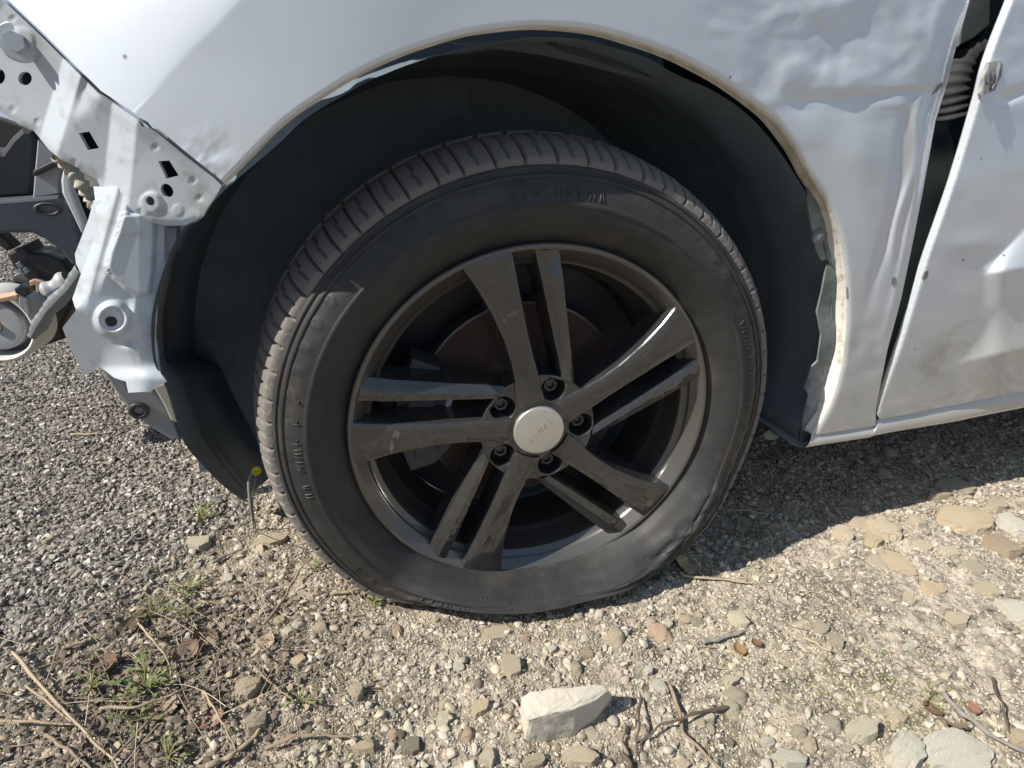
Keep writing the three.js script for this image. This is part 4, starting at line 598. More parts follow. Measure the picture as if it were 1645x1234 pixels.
function scatter(name, label, variants, count, place) {       // loose small pieces nobody could count
  const per = variants.map(() => []);
  for (let i = 0, tries = 0; i < count && tries < count * 14; tries++) { const s = place(); if (!s) continue; per[Math.floor(rnd() * variants.length)].push(s); i++; }
  const root = new THREE.Group(); root.name = numbered(name); scene.add(root); tag(root, label, null, null, 'stuff');
  variants.forEach((g, k) => { const L = per[k]; if (!L.length) return; const im = new THREE.InstancedMesh(g, plain, L.length); im.name = 'pieces'; im.castShadow = im.receiveShadow = true;
    L.forEach((s, i) => { Q.setFromEuler(EU.set(s.tilt * rr(-1, 1), rnd() * 6.283, s.tilt * rr(-1, 1))); MX.compose(V(s.x, s.y, s.z), Q, V(s.s, s.s * s.flat, s.s * s.w)); im.setMatrixAt(i, MX); im.setColorAt(i, new THREE.Color().setRGB(...s.c)); }); root.add(im); });
  return root;
}
const vary = (c, a) => { const k = rr(1 - a, 1 + a); return c.map((q) => Math.min(0.8, q * k * rr(0.98, 1.02))); };
const chips = Array.from({ length: 9 }, () => chunk(11, 1, rr(0.55, 0.8), rr(0.7, 1)));
const grit = Array.from({ length: 5 }, () => chunk(8, 1, 0.75, 0.85));
const rounds = Array.from({ length: 6 }, () => { const g = new THREE.IcosahedronGeometry(1, 1).scale(1, rr(0.55, 0.8), rr(0.7, 0.95)), p = g.attributes.position; for (let i = 0; i < p.count; i++) { const k = 1 + 0.55 * fbm(p.getX(i) * 1.5 + 7, p.getY(i) * 1.3 + 2.1 * p.getZ(i), 2); p.setXYZ(i, p.getX(i) * k, p.getY(i) * k, p.getZ(i) * k); } g.deleteAttribute('uv'); g.deleteAttribute('normal'); const m = mergeVertices(g, 1e-4); m.computeVertexNormals(); return m; });
const crushed = Array.from({ length: 9 }, () => chunk(9 + Math.floor(rnd() * 6), 1, rr(0.45, 0.8), rr(0.55, 0.95)));
const mixed = [rounds[0], rounds[1], ...crushed];
const dusty = (c, k = 0.35) => [mix(c[0], 0.40, k), mix(c[1], 0.35, k), mix(c[2], 0.28, k)];
const DIRTMIX = [['beige', 52], ['grey', 28], ['white', 5], ['tan', 14], ['brown', 12], ['terracotta', 2], ['slate', 4], ['olive', 5]];
// asphalt: broken stone bound close together
scatter('asphalt_chippings', 'dark broken stone of the worn asphalt surface', chips, 70000, () => { const x = rr(-1.75, -0.36), z = rr(-1.5, 0.22), a = asphaltness(x, z); if (rnd() > a) return null; const p = V(x, groundY(x, z), z); if (!visible(p)) return null; const s = 0.0026 + 0.0054 * Math.pow(rnd(), 2.4), v = rnd(); return { x, y: p.y + s * rr(-0.1, 0.45), z, s, flat: rr(0.7, 1), w: rr(0.75, 1), tilt: 0.7, c: v < 0.06 ? vary([0.52, 0.49, 0.45], 0.2) : v < 0.5 ? vary([0.18, 0.16, 0.143], 0.38) : vary([0.275, 0.248, 0.218], 0.3) }; });
scatter('far_chippings', 'dark broken stone of the asphalt further off', chips, 30000, () => { const x = rr(-5.5, -0.45), z = rr(-6, -1.45), p = V(x, groundY(x, z), z); if (rnd() > asphaltness(x, z) || !visible(p, 60) || rnd() > 1.6 / (-z)) return null; const s = rr(0.004, 0.0085); return { x, y: p.y + s * 0.2, z, s, flat: 0.8, w: 0.9, tilt: 0.6, c: rnd() < 0.06 ? vary([0.52, 0.49, 0.45], 0.2) : vary([0.24, 0.215, 0.20], 0.35) }; });
// dirt: grit and small gravel
const dirtSpot = (s, x0 = -0.85, x1 = 1.5, z0 = -0.85, z1 = 0.5) => { const x = rr(x0, x1), z = rr(z0, z1); if (inTyre(x, z) || rnd() < asphaltness(x, z) * 0.93) return null; const y = groundY(x, z), p = V(x, y, z); return visible(p) ? p : null; };
const paleness = (p) => Math.min(1, gauss(p.x, p.z, paleA, 0.22, 0.15));
scatter('grit', 'fine grit lying all over the dirt', grit, 210000, () => { const p = dirtSpot(); if (!p || rnd() < 0.55 * paleness(p)) return null; const s = rr(0.0007, 0.0024); return { x: p.x, y: p.y + s * 0.3, z: p.z, s, flat: 0.8, w: 0.9, tilt: 0.8, c: vary(dusty(PAL[pick(DIRTMIX)]), 0.32) }; });
scatter('gravel', 'small mixed gravel lying all over the dirt', mixed, 52000, () => { const p = dirtSpot(); if (!p || rnd() < 0.6 * humus(p.x, p.z) || rnd() < 0.85 * paleness(p) || rnd() < 0.45 * sm(0.2, -0.25, fbm(p.x * 7 + 3, p.z * 7, 3))) return null; const s = 0.0021 + 0.0056 * Math.pow(rnd(), 2.8); return { x: p.x, y: p.y + s * rr(-0.25, 0.3), z: p.z, s, flat: rr(0.65, 1), w: rr(0.7, 1), tilt: 0.6, c: vary(dusty(PAL[pick(DIRTMIX)], 0.45).map((q) => q * 0.9), 0.24) }; });
scatter('stray_gravel', 'pale loose stones strewn over the dark asphalt', chips, 900, () => { const x = rr(-1.3, -0.38), z = rr(-1.2, 0.2); if (asphaltness(x, z) < 0.5) return null; const p = V(x, groundY(x, z), z); if (!visible(p)) return null; const s = rr(0.003, 0.0062); return { x, y: p.y + s * 0.4, z, s, flat: 0.75, w: 0.8, tilt: 0.5, c: vary(PAL[pick([['beige', 3], ['grey', 4], ['white', 2]])], 0.25) }; });
// single pebbles: the larger ones one can pick out, each an object
const lumps = [...Array.from({ length: 9 }, () => roughen(chunk(13, 1, rr(0.5, 0.75), rr(0.65, 0.95)), 2, 0.05, 2.5, 1)), ...Array.from({ length: 5 }, () => roughen(new THREE.IcosahedronGeometry(1, 2).scale(1, rr(0.5, 0.7), rr(0.65, 0.9)), 0, 0.28, 0.9, 0))];
const MARKS = [[905, 1150, 'the big pale broken block'], [1530, 1212, 'the broad slab at bottom right'], [1452, 1214, 'the pale pointed stone'], [1383, 1176, 'the whitish flat stone'], [1182, 1130, 'the smooth greenish pebble'], [1060, 1018, 'the oval orange brown pebble'], [797, 1020, 'the flat beige stone'], [822, 1073, 'the upright beige stone'], [771, 1140, 'the tan kidney shaped stone'], [712, 1160, 'the white streaked stone'], [573, 1116, 'the squarish beige stone'], [397, 1112, 'the grey angular stone'], [661, 1203, 'the dark slate stone'], [990, 1026, 'the rounded beige pebble'], [1550, 842, 'the large tan flagstone'], [1425, 858, 'the cracked pale stone'], [1440, 905, 'the flat tan trodden stone'], [1535, 1000, 'the bare patch stone'], [1330, 1020, 'the flat grey stones'], [1185, 998, 'the cream coloured stone'], [1530, 785, 'the long shaded flat stone'], [1410, 752, 'the angular shaded stones'], [437, 872, 'the pale tyre side stone'], [322, 876, 'the asphalt edge lump'], [478, 1010, 'the chalky white stones'], [205, 1012, 'the dark curled leaf'], [300, 1050, 'the folded brown leaf'], [236, 1108, 'the largest weed'], [600, 970, 'the bright green weed'], [1130, 1160, 'the thick forked stem'], [1020, 932, 'the thick straw'], [1150, 929, 'the thin pale straw'], [1215, 868, 'the yellow green tuft'], [1290, 720, 'the rocker panel end'], [404, 800, 'the yellow flower'], [100, 1140, 'the longest dry stem']];
{
  const toPx = (p) => { const d = p.clone().sub(CAM), w = d.dot(FWD); return [CX + FPX * d.dot(RIGHT) / w, CY - FPX * d.dot(UP) / w]; };
  const used = new Set(); let n = 0, tries = 0;
  while (n < 250 && tries++ < 30000) {
    const p = dirtSpot(0, -0.75, 1.2, -0.35, 0.42); if (!p || !visible(p, 0) || rnd() < 0.8 * paleness(p)) continue;
    const k = pick(DIRTMIX), s = 0.0050 + 0.0066 * Math.pow(rnd(), 2.4), [x, y] = toPx(p), tone = Math.floor(rnd() * 3);
    const near = MARKS.map((m) => [Math.hypot(m[0] - x, m[1] - y), m]).sort((a, b) => a[0] - b[0]);
    const size = s > 0.0085 ? 'large' : s > 0.0064 ? 'mid sized' : 'small', gi = Math.floor(rnd() * lumps.length), shape = gi < 9 ? 'angular' : 'rounded';
    let label = null;
    for (const [d, m] of near.slice(0, 3)) { const dx = x - m[0], dy = y - m[1], far = d > 110 ? 'further' : 'just', dir = Math.abs(dx) > 1.8 * Math.abs(dy) ? (dx > 0 ? 'right of' : 'left of') : Math.abs(dy) > 1.8 * Math.abs(dx) ? (dy > 0 ? 'below' : 'above') : (dy > 0 ? 'below' : 'above') + (dx > 0 ? ' and right of' : ' and left of'); const t = `${size} ${shape} ${k} pebble ${far} ${dir} ${m[2]}`; if (!used.has(t)) { label = t; break; } }
    if (!label) continue; used.add(label);
    const o = part('pebble', lumps[gi], stoneMat[k][tone], scene); o.position.set(p.x, p.y + s * 0.14, p.z); o.scale.set(s * rr(0.9, 1.3), s * rr(0.75, 1.1), s); o.rotation.set(rr(-0.3, 0.3), rnd() * 6.28, rr(-0.3, 0.3));
    tag(o, label, 'pebble', 'pebbles lying on the stony dirt'); n++;
  }
}
// stones that stand out, at their places
const slabStone = () => { const n = 9 + Math.floor(rnd() * 4), P = [], e = rr(0.75, 1), tx = rr(-0.18, 0.18), tz = rr(-0.18, 0.18); for (let i = 0; i < n; i++) { const a = (i + rr(-0.25, 0.25)) / n * 6.283, r = rr(0.72, 1.1), q = rr(0.72, 0.95); P.push(V(r * Math.cos(a), -0.9, e * r * Math.sin(a)), V(r * q * Math.cos(a), 0.75 + tx * Math.cos(a) + tz * Math.sin(a) + rr(-0.12, 0.12), e * r * q * Math.sin(a))); } P.push(V(rr(-0.3, 0.3), 1.0, rr(-0.3, 0.3))); return roughen(new ConvexGeometry(P), 3, 0.10, 2.6, 0); };
function stone(name, px, py, rx, ry, h, col, label, turn = 0, rounded = false, shade = 1, embed = 0.35) {
  const p = onGround(px, py), a = onGround(px - rx, py), b = onGround(px + rx, py), c = onGround(px, py - ry), d = onGround(px, py + ry), w = a.distanceTo(b) / 2, l = c.distanceTo(d) / 2;
  const g = rounded ? roughen(new THREE.IcosahedronGeometry(1, 3), 0, 0.22, 0.9, 0) : slabStone();
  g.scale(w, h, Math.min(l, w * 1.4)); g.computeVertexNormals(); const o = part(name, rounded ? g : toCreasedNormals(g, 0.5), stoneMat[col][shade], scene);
  const dir = Math.atan2(-RIGHT.z, RIGHT.x); o.position.set(p.x, p.y + h * 0.02, p.z); o.rotation.y = dir + turn; return tag(o, label, 'stone');
}
{ // the big pale broken block
  const q = (x, yy, h) => atY(x, yy, h), base = onGround(905, 1160).y;
  const top = [[837, 1120, 0.052], [850, 1111, 0.055], [905, 1106, 0.056], [968, 1100, 0.052], [978, 1110, 0.048], [958, 1124, 0.047], [925, 1138, 0.049], [885, 1145, 0.052], [848, 1158, 0.050]].map((p) => q(p[0], p[1], p[2] + base));
  const low = [[834, 1150], [842, 1198], [872, 1199], [918, 1190], [952, 1168], [980, 1136], [984, 1122], [930, 1140], [848, 1150]].map(([a, b]) => q(a, b, base - 0.004));
  const g = roughen(new ConvexGeometry([...top, ...low]), 4, 0.0022, 70, 1);
  tag(part('broken_stone', g, new THREE.MeshStandardMaterial({ color: new THREE.Color().setRGB(0.50, 0.46, 0.385), bumpMap: stoneBump, bumpScale: 0.0014, roughness: 0.9 }), scene), 'largest pale block of broken stone lying in front of the tyre', 'stone');
}
const STONES = [
  [1530, 1212, 68, 40, 0.016, 'white', 'broad flat pale slab at the bottom right corner', 0.2, 0, 2], [1452, 1214, 46, 34, 0.018, 'white', 'pale pointed stone left of the broad slab at bottom right', 0.5, 0, 2], [1268, 1224, 30, 18, 0.012, 'white', 'pale stone cut by the bottom edge, left of the pointed stone', 0, 0, 2], [1383, 1176, 30, 18, 0.012, 'white', 'whitish flat stone above the pale pointed stone', 0.4, 0, 1],
  [1182, 1122, 19, 15, 0.011, 'grey', 'smooth grey pebble beside the greenish one, right of the pale block', 0, 1, 1], [1176, 1141, 14, 15, 0.010, 'olive', 'smooth greenish pebble below the grey one', 0, 1, 2], [1174, 1096, 18, 13, 0.010, 'white', 'small whitish stone above the smooth grey pebble', 0.3, 0, 1], [1132, 1156, 17, 13, 0.010, 'white', 'chalky stone with hollows left of the smooth greenish pebble', 0, 0, 1],
  [1060, 1018, 17, 19, 0.011, 'terracotta', 'oval orange brown pebble right of the tyre contact', 0.7, 1, 2], [797, 1020, 30, 14, 0.006, 'beige', 'flat beige stone set in the dirt just before the tyre', 0.3, 0, 1], [822, 1073, 22, 23, 0.009, 'beige', 'upright beige stone between the tyre and the pale block', 0, 0, 1], [771, 1140, 19, 17, 0.008, 'tan', 'tan kidney shaped stone left of the pale block', 0.8, 0, 2],
  [712, 1160, 14, 25, 0.008, 'white', 'white streaked stone left of the tan one', 0.2, 0, 1], [573, 1116, 15, 15, 0.011, 'beige', 'squarish beige stone below the left of the tyre', 0.3, 0, 1], [397, 1112, 24, 22, 0.016, 'beige', 'grey angular stone among the dry stems at lower left', 0.6, 0, 1], [414, 1165, 22, 22, 0.014, 'beige', 'brownish angular stone below the grey angular one', 0.2, 0, 0],
  [751, 1183, 11, 12, 0.008, 'terracotta', 'brick coloured pebble near the bottom edge', 0, 1, 2], [661, 1203, 17, 18, 0.010, 'slate', 'dark slate stone near the bottom edge', 0.4, 0, 1], [586, 1204, 23, 15, 0.010, 'beige', 'flat topped beige stone left of the slate one', 0.1, 0, 1], [632, 1181, 10, 9, 0.007, 'terracotta', 'pinkish pebble above the slate stone', 0, 1, 2],
  [782, 1220, 14, 22, 0.010, 'white', 'narrow pale stone cut by the bottom edge', 0.5, 0, 1], [930, 1218, 38, 18, 0.010, 'beige', 'pale flat stones under the big block at the bottom edge', 0, 0, 2], [858, 1226, 22, 14, 0.010, 'beige', 'small beige stone at the bottom edge under the big block', 0.3, 0, 1], [886, 1046, 10, 8, 0.008, 'white', 'bright white stone beyond the pale block', 0, 0, 2], [736, 1074, 12, 9, 0.007, 'white', 'flat white stone left of the upright beige one', 0.2, 0, 2],
  [990, 1026, 14, 17, 0.012, 'beige', 'rounded beige pebble casting a shadow right of the tyre contact', 0, 1, 1], [926, 1076, 10, 12, 0.008, 'olive', 'striped greenish pebble above the big block', 0.2, 1, 1], [942, 1052, 13, 12, 0.008, 'brown', 'brown stone above the striped pebble', 0, 0, 2], [768, 1100, 8, 8, 0.006, 'slate', 'dark round pebble on a beige patch', 0, 1, 1],
  [1550, 842, 52, 20, 0.018, 'tan', 'large tan flagstone at the edge of the shade on the right', 0.1, 0, 1], [1425, 858, 34, 20, 0.018, 'beige', 'cracked pale stone left of the tan flagstone', 0.3, 0, 2], [1386, 848, 24, 17, 0.012, 'beige', 'lump of pale stone at the edge of the shade', 0, 0, 1], [1608, 880, 26, 16, 0.014, 'brown', 'brown cracked stone right of the tan flagstone', 0.2, 0, 2], [1440, 905, 30, 22, 0.007, 'tan', 'flat tan stone trodden into the pale dirt', 0, 0, 2], [1560, 912, 24, 12, 0.006, 'grey', 'flat grey stone trodden into the pale dirt', 0.2, 0, 1], [1535, 1000, 24, 15, 0.010, 'beige', 'pale grey stone on the bare patch at right', 0.2, 0, 2], [1630, 985, 26, 22, 0.012, 'white', 'chalk white stone at the right edge', 0, 0, 2],
  [1352, 862, 16, 11, 0.012, 'beige', 'small pale lump at the border of the shade, farthest left in the rubble', 0.2, 0, 2], [1402, 872, 18, 11, 0.012, 'tan', 'sandy lump under the lump of pale stone', 0.5, 0, 2], [1470, 842, 15, 12, 0.014, 'beige', 'pale stone squeezed between cracked stone and flagstone', 0.1, 0, 2], [1480, 880, 20, 10, 0.008, 'beige', 'pale flat chip below the flagstone', 0.6, 0, 2], [1525, 886, 22, 9, 0.007, 'white', 'whitish flat chip left of the brown cracked stone', 0, 0, 1], [1622, 846, 26, 14, 0.014, 'white', 'white rubble right of the tan flagstone', 0.2, 0, 2], [1600, 815, 18, 8, 0.012, 'beige', 'pale rubble on the border of the shade near the right edge', 0, 0, 1], [1462, 1040, 14, 8, 0.007, 'white', 'bright white chip on the bare patch', 0.2, 0, 2], [1500, 948, 22, 14, 0.007, 'tan', 'sandy flat stone trodden in below the grey flat one', 0.4, 0, 2], [1460, 965, 18, 10, 0.006, 'beige', 'pale chip in the middle of the bare patch', 0.9, 0, 2], [1585, 948, 20, 12, 0.008, 'beige', 'pale stone between the bare patch and the right edge', 0.3, 0, 2], [1408, 905, 16, 10, 0.007, 'grey', 'greyish chip left of the flat tan stone', 0.1, 0, 2], [1440, 1155, 14, 20, 0.010, 'beige', 'narrow pale stone right of the whitish flat stone', 1.2, 0, 2], [1640, 1190, 22, 16, 0.012, 'tan', 'yellowish stone at the right edge below the grey twig', 0.2, 0, 2], [1300, 1200, 12, 14, 0.010, 'beige', 'pale chip above the stone cut by the bottom edge', 0.4, 0, 2],
  [1318, 1012, 15, 12, 0.009, 'grey', 'grey flat stone right of the oval orange pebble', 0.2, 0, 1], [1342, 1033, 15, 12, 0.008, 'grey', 'smaller grey stone beside the flat grey one', 0.6, 0, 1], [1185, 998, 15, 15, 0.012, 'white', 'cream coloured stone above the brown leaf', 0.5, 0, 1], [1338, 1165, 12, 12, 0.009, 'grey', 'round grey pebble left of the whitish flat stone', 0, 1, 1], [1284, 1178, 13, 11, 0.009, 'grey', 'small grey round pebble among green bits', 0, 1, 1], [1232, 1195, 13, 10, 0.009, 'white', 'white pebble left of the small grey round one', 0, 0, 2],
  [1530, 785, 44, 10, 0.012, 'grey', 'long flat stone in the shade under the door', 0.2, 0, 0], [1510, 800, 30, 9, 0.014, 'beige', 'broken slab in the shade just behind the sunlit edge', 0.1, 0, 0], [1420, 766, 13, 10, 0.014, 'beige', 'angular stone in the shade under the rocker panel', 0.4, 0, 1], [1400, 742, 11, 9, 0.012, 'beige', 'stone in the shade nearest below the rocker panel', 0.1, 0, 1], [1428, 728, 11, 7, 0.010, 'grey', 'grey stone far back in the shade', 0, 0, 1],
  [437, 872, 24, 12, 0.012, 'beige', 'pale flat stone beside the front of the tyre', 0.2, 0, 1], [322, 876, 26, 14, 0.012, 'grey', 'pale flat lump at the edge of the asphalt', 0.1, 0, 2], [367, 934, 10, 9, 0.009, 'white', 'white angular stone near the weeds', 0.3, 0, 2], [478, 1008, 10, 12, 0.009, 'white', 'chalky white stone above the curved stem', 0.5, 0, 2], [462, 1018, 11, 9, 0.008, 'white', 'second chalky stone left of the first', 0, 0, 1], [448, 1000, 12, 10, 0.008, 'olive', 'bluish green stone beside the chalky ones', 0, 0, 2], [515, 1012, 13, 11, 0.009, 'beige', 'beige lump right of the chalky stones', 0.3, 0, 1], [478, 1066, 17, 12, 0.010, 'tan', 'tan lump under the chalky stones', 0.2, 0, 2],
  [1046, 1003, 9, 9, 0.008, 'grey', 'light pebble touching the oval orange one', 0, 1, 2], [1040, 1082, 8, 12, 0.009, 'white', 'white upright stone right of the big block', 0.2, 0, 2], [1072, 1004, 9, 9, 0.008, 'white', 'white pebble right above the oval orange one', 0, 0, 1], [982, 1156, 7, 7, 0.006, 'white', 'white chip in the shadow side of the big block', 0, 0, 2]];
for (const s of STONES) stone('stone', s[0], s[1], s[2], s[3], s[4], s[5], s[6], s[7], !!s[8], s[9]);

// sticks and dry stems ------------------------------------------------
const wood = (r, g, b) => new THREE.MeshStandardMaterial({ color: new THREE.Color().setRGB(r, g, b), roughness: 0.85, bumpMap: stoneBump, bumpScale: 0.0006 });
const STRAW = wood(0.46, 0.37, 0.25), STEM = wood(0.33, 0.25, 0.18), DARK = wood(0.14, 0.105, 0.08), GREY = wood(0.30, 0.27, 0.24);
function stick(pts, rpx, mat, label, lifts = [], kind = 'twig') {
  const P = pts.map(([x, y], i) => onGround(x, y, 0.004 + (lifts[i] ?? 0.003))), mid = P[Math.floor(P.length / 2)], r = 0.74 * rpx / FPX * mid.distanceTo(CAM);
  const L = P[0].distanceTo(P[P.length - 1]), Qs = []; for (let i = 0; i + 1 < P.length; i++) for (let k = 0; k < 3; k++) { const q = P[i].clone().lerp(P[i + 1], k / 3); q.x += 0.0012 * rr(-1, 1); q.y += 0.0012 * rr(-1, 1); q.z += 0.0012 * rr(-1, 1); Qs.push(q); } Qs.push(P[P.length - 1]);
  const g = tube(Qs, (t) => r * (1.1 - 0.5 * t) * (1 + 0.12 * Math.sin(t * 23 + L * 90)) * (t < 0.001 || t > 0.999 ? 0.25 : 1), 44, 7);
  return tag(part(kind, g, mat, scene), label, kind);
}
stick([[20, 1045], [62, 1098], [117, 1154], [173, 1212], [200, 1250]], 3.0, STRAW, 'longest pale dry stem at the lower left corner', [0.012, 0.014, 0.012, 0.008, 0.004], 'stem');
stick([[40, 1100], [80, 1132], [115, 1160]], 1.8, STRAW, 'thin stem crossing the longest one', [0.01, 0.01, 0.01], 'stem');
stick([[0, 1158], [55, 1162], [115, 1164]], 2.2, STRAW, 'level pale stem at the left edge', [0.01, 0.012, 0.01], 'stem');
stick([[75, 1178], [110, 1205], [150, 1240]], 2.8, STEM, 'short stem running out at the bottom left', [], 'stem');
stick([[160, 1138], [215, 1136], [277, 1116], [310, 1096]], 2.4, STRAW, 'bent straw coloured stem over the weeds', [0.012, 0.014, 0.012, 0.006], 'stem');
stick([[180, 1222], [225, 1172], [262, 1130], [283, 1105]], 2.2, STEM, 'brown stem slanting up to the bent straw stem', [0.008, 0.01, 0.012, 0.008], 'stem');
stick([[325, 1110], [345, 1138], [362, 1166], [380, 1212]], 2.2, STRAW, 'thin pale stem standing left of the grey angular stone', [0.006, 0.012, 0.012, 0.004], 'stem');
stick([[220, 1000], [248, 1030], [270, 1062], [276, 1092]], 2.0, STRAW, 'arched dry stem above the weeds', [0.006, 0.014, 0.012, 0.005], 'stem');
stick([[424, 1003], [459, 957], [480, 916], [504, 892]], 2.6, STEM, 'curved brown stem leaning on the tyre tread', [0.004, 0.008, 0.012, 0.022], 'stem');
stick([[424, 1204], [470, 1182], [515, 1178], [575, 1188]], 3.4, STEM, 'reddish curved stem left of the flat topped stone', [0.006, 0.01, 0.01, 0.004], 'stem');
stick([[408, 1070], [440, 1100], [470, 1124]], 2.2, STEM, 'short brown stem right of the grey angular stone', [], 'stem');
stick([[330, 1232], [370, 1216], [408, 1184], [418, 1168]], 4.5, STRAW, 'flat strip of pale wood by the brownish stone', [], 'stick');
stick([[985, 948], [1020, 932], [1052, 912]], 4.0, STRAW, 'thick straw lying against the rear foot of the tyre', [], 'stick');
stick([[1090, 884], [1110, 897], [1126, 914]], 3.4, STEM, 'brown stick in the sun right of the tyre foot', [], 'stick');
stick([[1095, 924], [1150, 929], [1206, 937]], 2.4, STRAW, 'thin pale straw on the dirt right of the tyre', [], 'straw');
stick([[1070, 866], [1110, 872], [1140, 888]], 2.2, STRAW, 'whitish straw at the border of the shade', [], 'straw');
stick([[1126, 1031], [1160, 1026], [1194, 1013]], 4.4, GREY, 'grey brown stick beside the cream stone', [], 'stick');
stick([[1290, 1024], [1312, 1034], [1335, 1046]], 3.0, STRAW, 'pale straw between the grey stones', [], 'straw');
stick([[1076, 1098], [1088, 1130], [1098, 1178], [1130, 1206], [1168, 1245]], 3.8, STEM, 'thick forked stem running down to the bottom edge', [], 'stick');
stick([[1170, 1136], [1110, 1148], [1060, 1166], [1022, 1196]], 3.0, DARK, 'dark twig crossing the thick forked stem', [0.006, 0.012, 0.01, 0.004]);
stick([[1000, 1212], [1012, 1226], [1008, 1250]], 5.0, DARK, 'dark root stub left of the forked stem', []);
stick([[1030, 1120], [1026, 1170], [1020, 1225]], 2.6, DARK, 'upright dark twig left of the forked stem', [0.004, 0.012, 0.006]);
stick([[1005, 1165], [1000, 1190], [1010, 1215]], 3.6, STEM, 'short bent stem near the dark root', []);
stick([[1515, 1113], [1545, 1146], [1590, 1180], [1660, 1215]], 4.0, GREY, 'grey twig running off at the right edge above the slab', [0.006, 0.01, 0.01, 0.006]);
stick([[1596, 1090], [1608, 1130], [1622, 1178]], 2.4, DARK, 'thin dark stalk standing near the right edge', [0.004, 0.014, 0.004]);
stick([[1166, 818], [1200, 820], [1232, 826]], 1.6, STRAW, 'thin straw in the shade behind the tyre', [0.012, 0.014, 0.01], 'straw');
stick([[1138, 838], [1160, 848], [1180, 862]], 1.8, STEM, 'short stem in the shade behind the tyre', [], 'stem');
stick([[1240, 905], [1262, 925]], 2.0, STRAW, 'bit of straw on the mossy dirt', [], 'straw');
stick([[340, 905], [362, 892], [392, 880]], 3.0, GREY, 'greyish twig above the white angular stone', []);
stick([[100, 1042], [124, 1034], [148, 1026]], 3.6, STRAW, 'pale splinter lying on the asphalt', [], 'splinter');
stick([[70, 872], [84, 864], [98, 856]], 3.4, STRAW, 'pale bark chip lying on the asphalt', [], 'splinter');
stick([[112, 698], [136, 698], [158, 696]], 2.2, STRAW, 'slender pale straw lying far back on the asphalt', [], 'straw');
stick([[530, 955], [565, 950], [598, 938]], 3.0, STRAW, 'straw at the front foot of the tyre', [], 'straw');
{ // short bits of straw and twig strewn about
  const bit = Array.from({ length: 5 }, () => { const b = rr(-0.25, 0.25); const g = tube([V(-1, 0, 0), V(-0.3, rr(0, 0.1), b), V(0.4, rr(0, 0.1), b), V(1, 0, 0)], 0.04, 8, 5, 0.6); g.deleteAttribute('uv'); return g; });
  scatter('straw_litter', 'short bits of straw and stalk strewn on the dirt', bit, 1600, () => { const left = rnd() < 0.65, p = left ? dirtSpot(0, -0.8, -0.2, -0.3, 0.25) : dirtSpot(0, -0.5, 0.9, -0.1, 0.45); if (!p) return null; const s = rr(0.005, 0.016); return { x: p.x, y: p.y + 0.0022, z: p.z, s, flat: 1, w: 1, tilt: 0.16, c: vary(rnd() < 0.6 ? [0.42, 0.34, 0.23] : [0.18, 0.135, 0.10], 0.25) }; });
}
{ // humus: flakes of leaf and bark under the dry stems
  const fl = Array.from({ length: 4 }, () => { const rows = []; for (let q = 0; q <= 3; q++) { const t = q / 3, w = rr(0.25, 0.5) * Math.sin(Math.PI * (t * 0.8 + 0.1)); rows.push([V(t - 0.5, rr(0, 0.2), -w), V(t - 0.5, rr(0.1, 0.3), 0), V(t - 0.5, rr(0, 0.2), w)]); } const g = loft(rows); g.deleteAttribute('uv'); return g; });
  scatter('leaf_litter', 'dark flakes of old leaf and bark under the dry stems', fl, 2300, () => { const x = rr(-0.75, -0.2), z = rr(-0.25, 0.25); if (rnd() > humus(x, z)) return null; const s = rr(0.003, 0.011); return { x, y: groundY(x, z) + 0.003, z, s, flat: rr(0.6, 1.6), w: rr(0.6, 1.2), tilt: 0.6, c: vary(rnd() < 0.7 ? [0.15, 0.12, 0.095] : [0.28, 0.225, 0.17], 0.35) }; });
  // the many fine stalks lying across one another there
  const st = Array.from({ length: 4 }, () => { const b = rr(-0.12, 0.12); const g = tube([V(-1, 0, 0), V(-0.3, rr(0.03, 0.1), b), V(0.4, rr(0.03, 0.1), b), V(1, 0, 0)], 0.014, 10, 5, 0.5); g.deleteAttribute('uv'); return g; });
  scatter('fine_stalks', 'tangle of fine dry stalks at lower left', st, 150, () => { const x = rr(-0.75, -0.2), z = rr(-0.2, 0.25); if (rnd() > humus(x, z) + 0.1) return null; const s = rr(0.018, 0.055); return { x, y: groundY(x, z) + rr(0.004, 0.014), z, s, flat: 1, w: 1, tilt: 0.22, c: vary(rnd() < 0.6 ? [0.40, 0.33, 0.24] : [0.22, 0.17, 0.13], 0.3) }; });
}
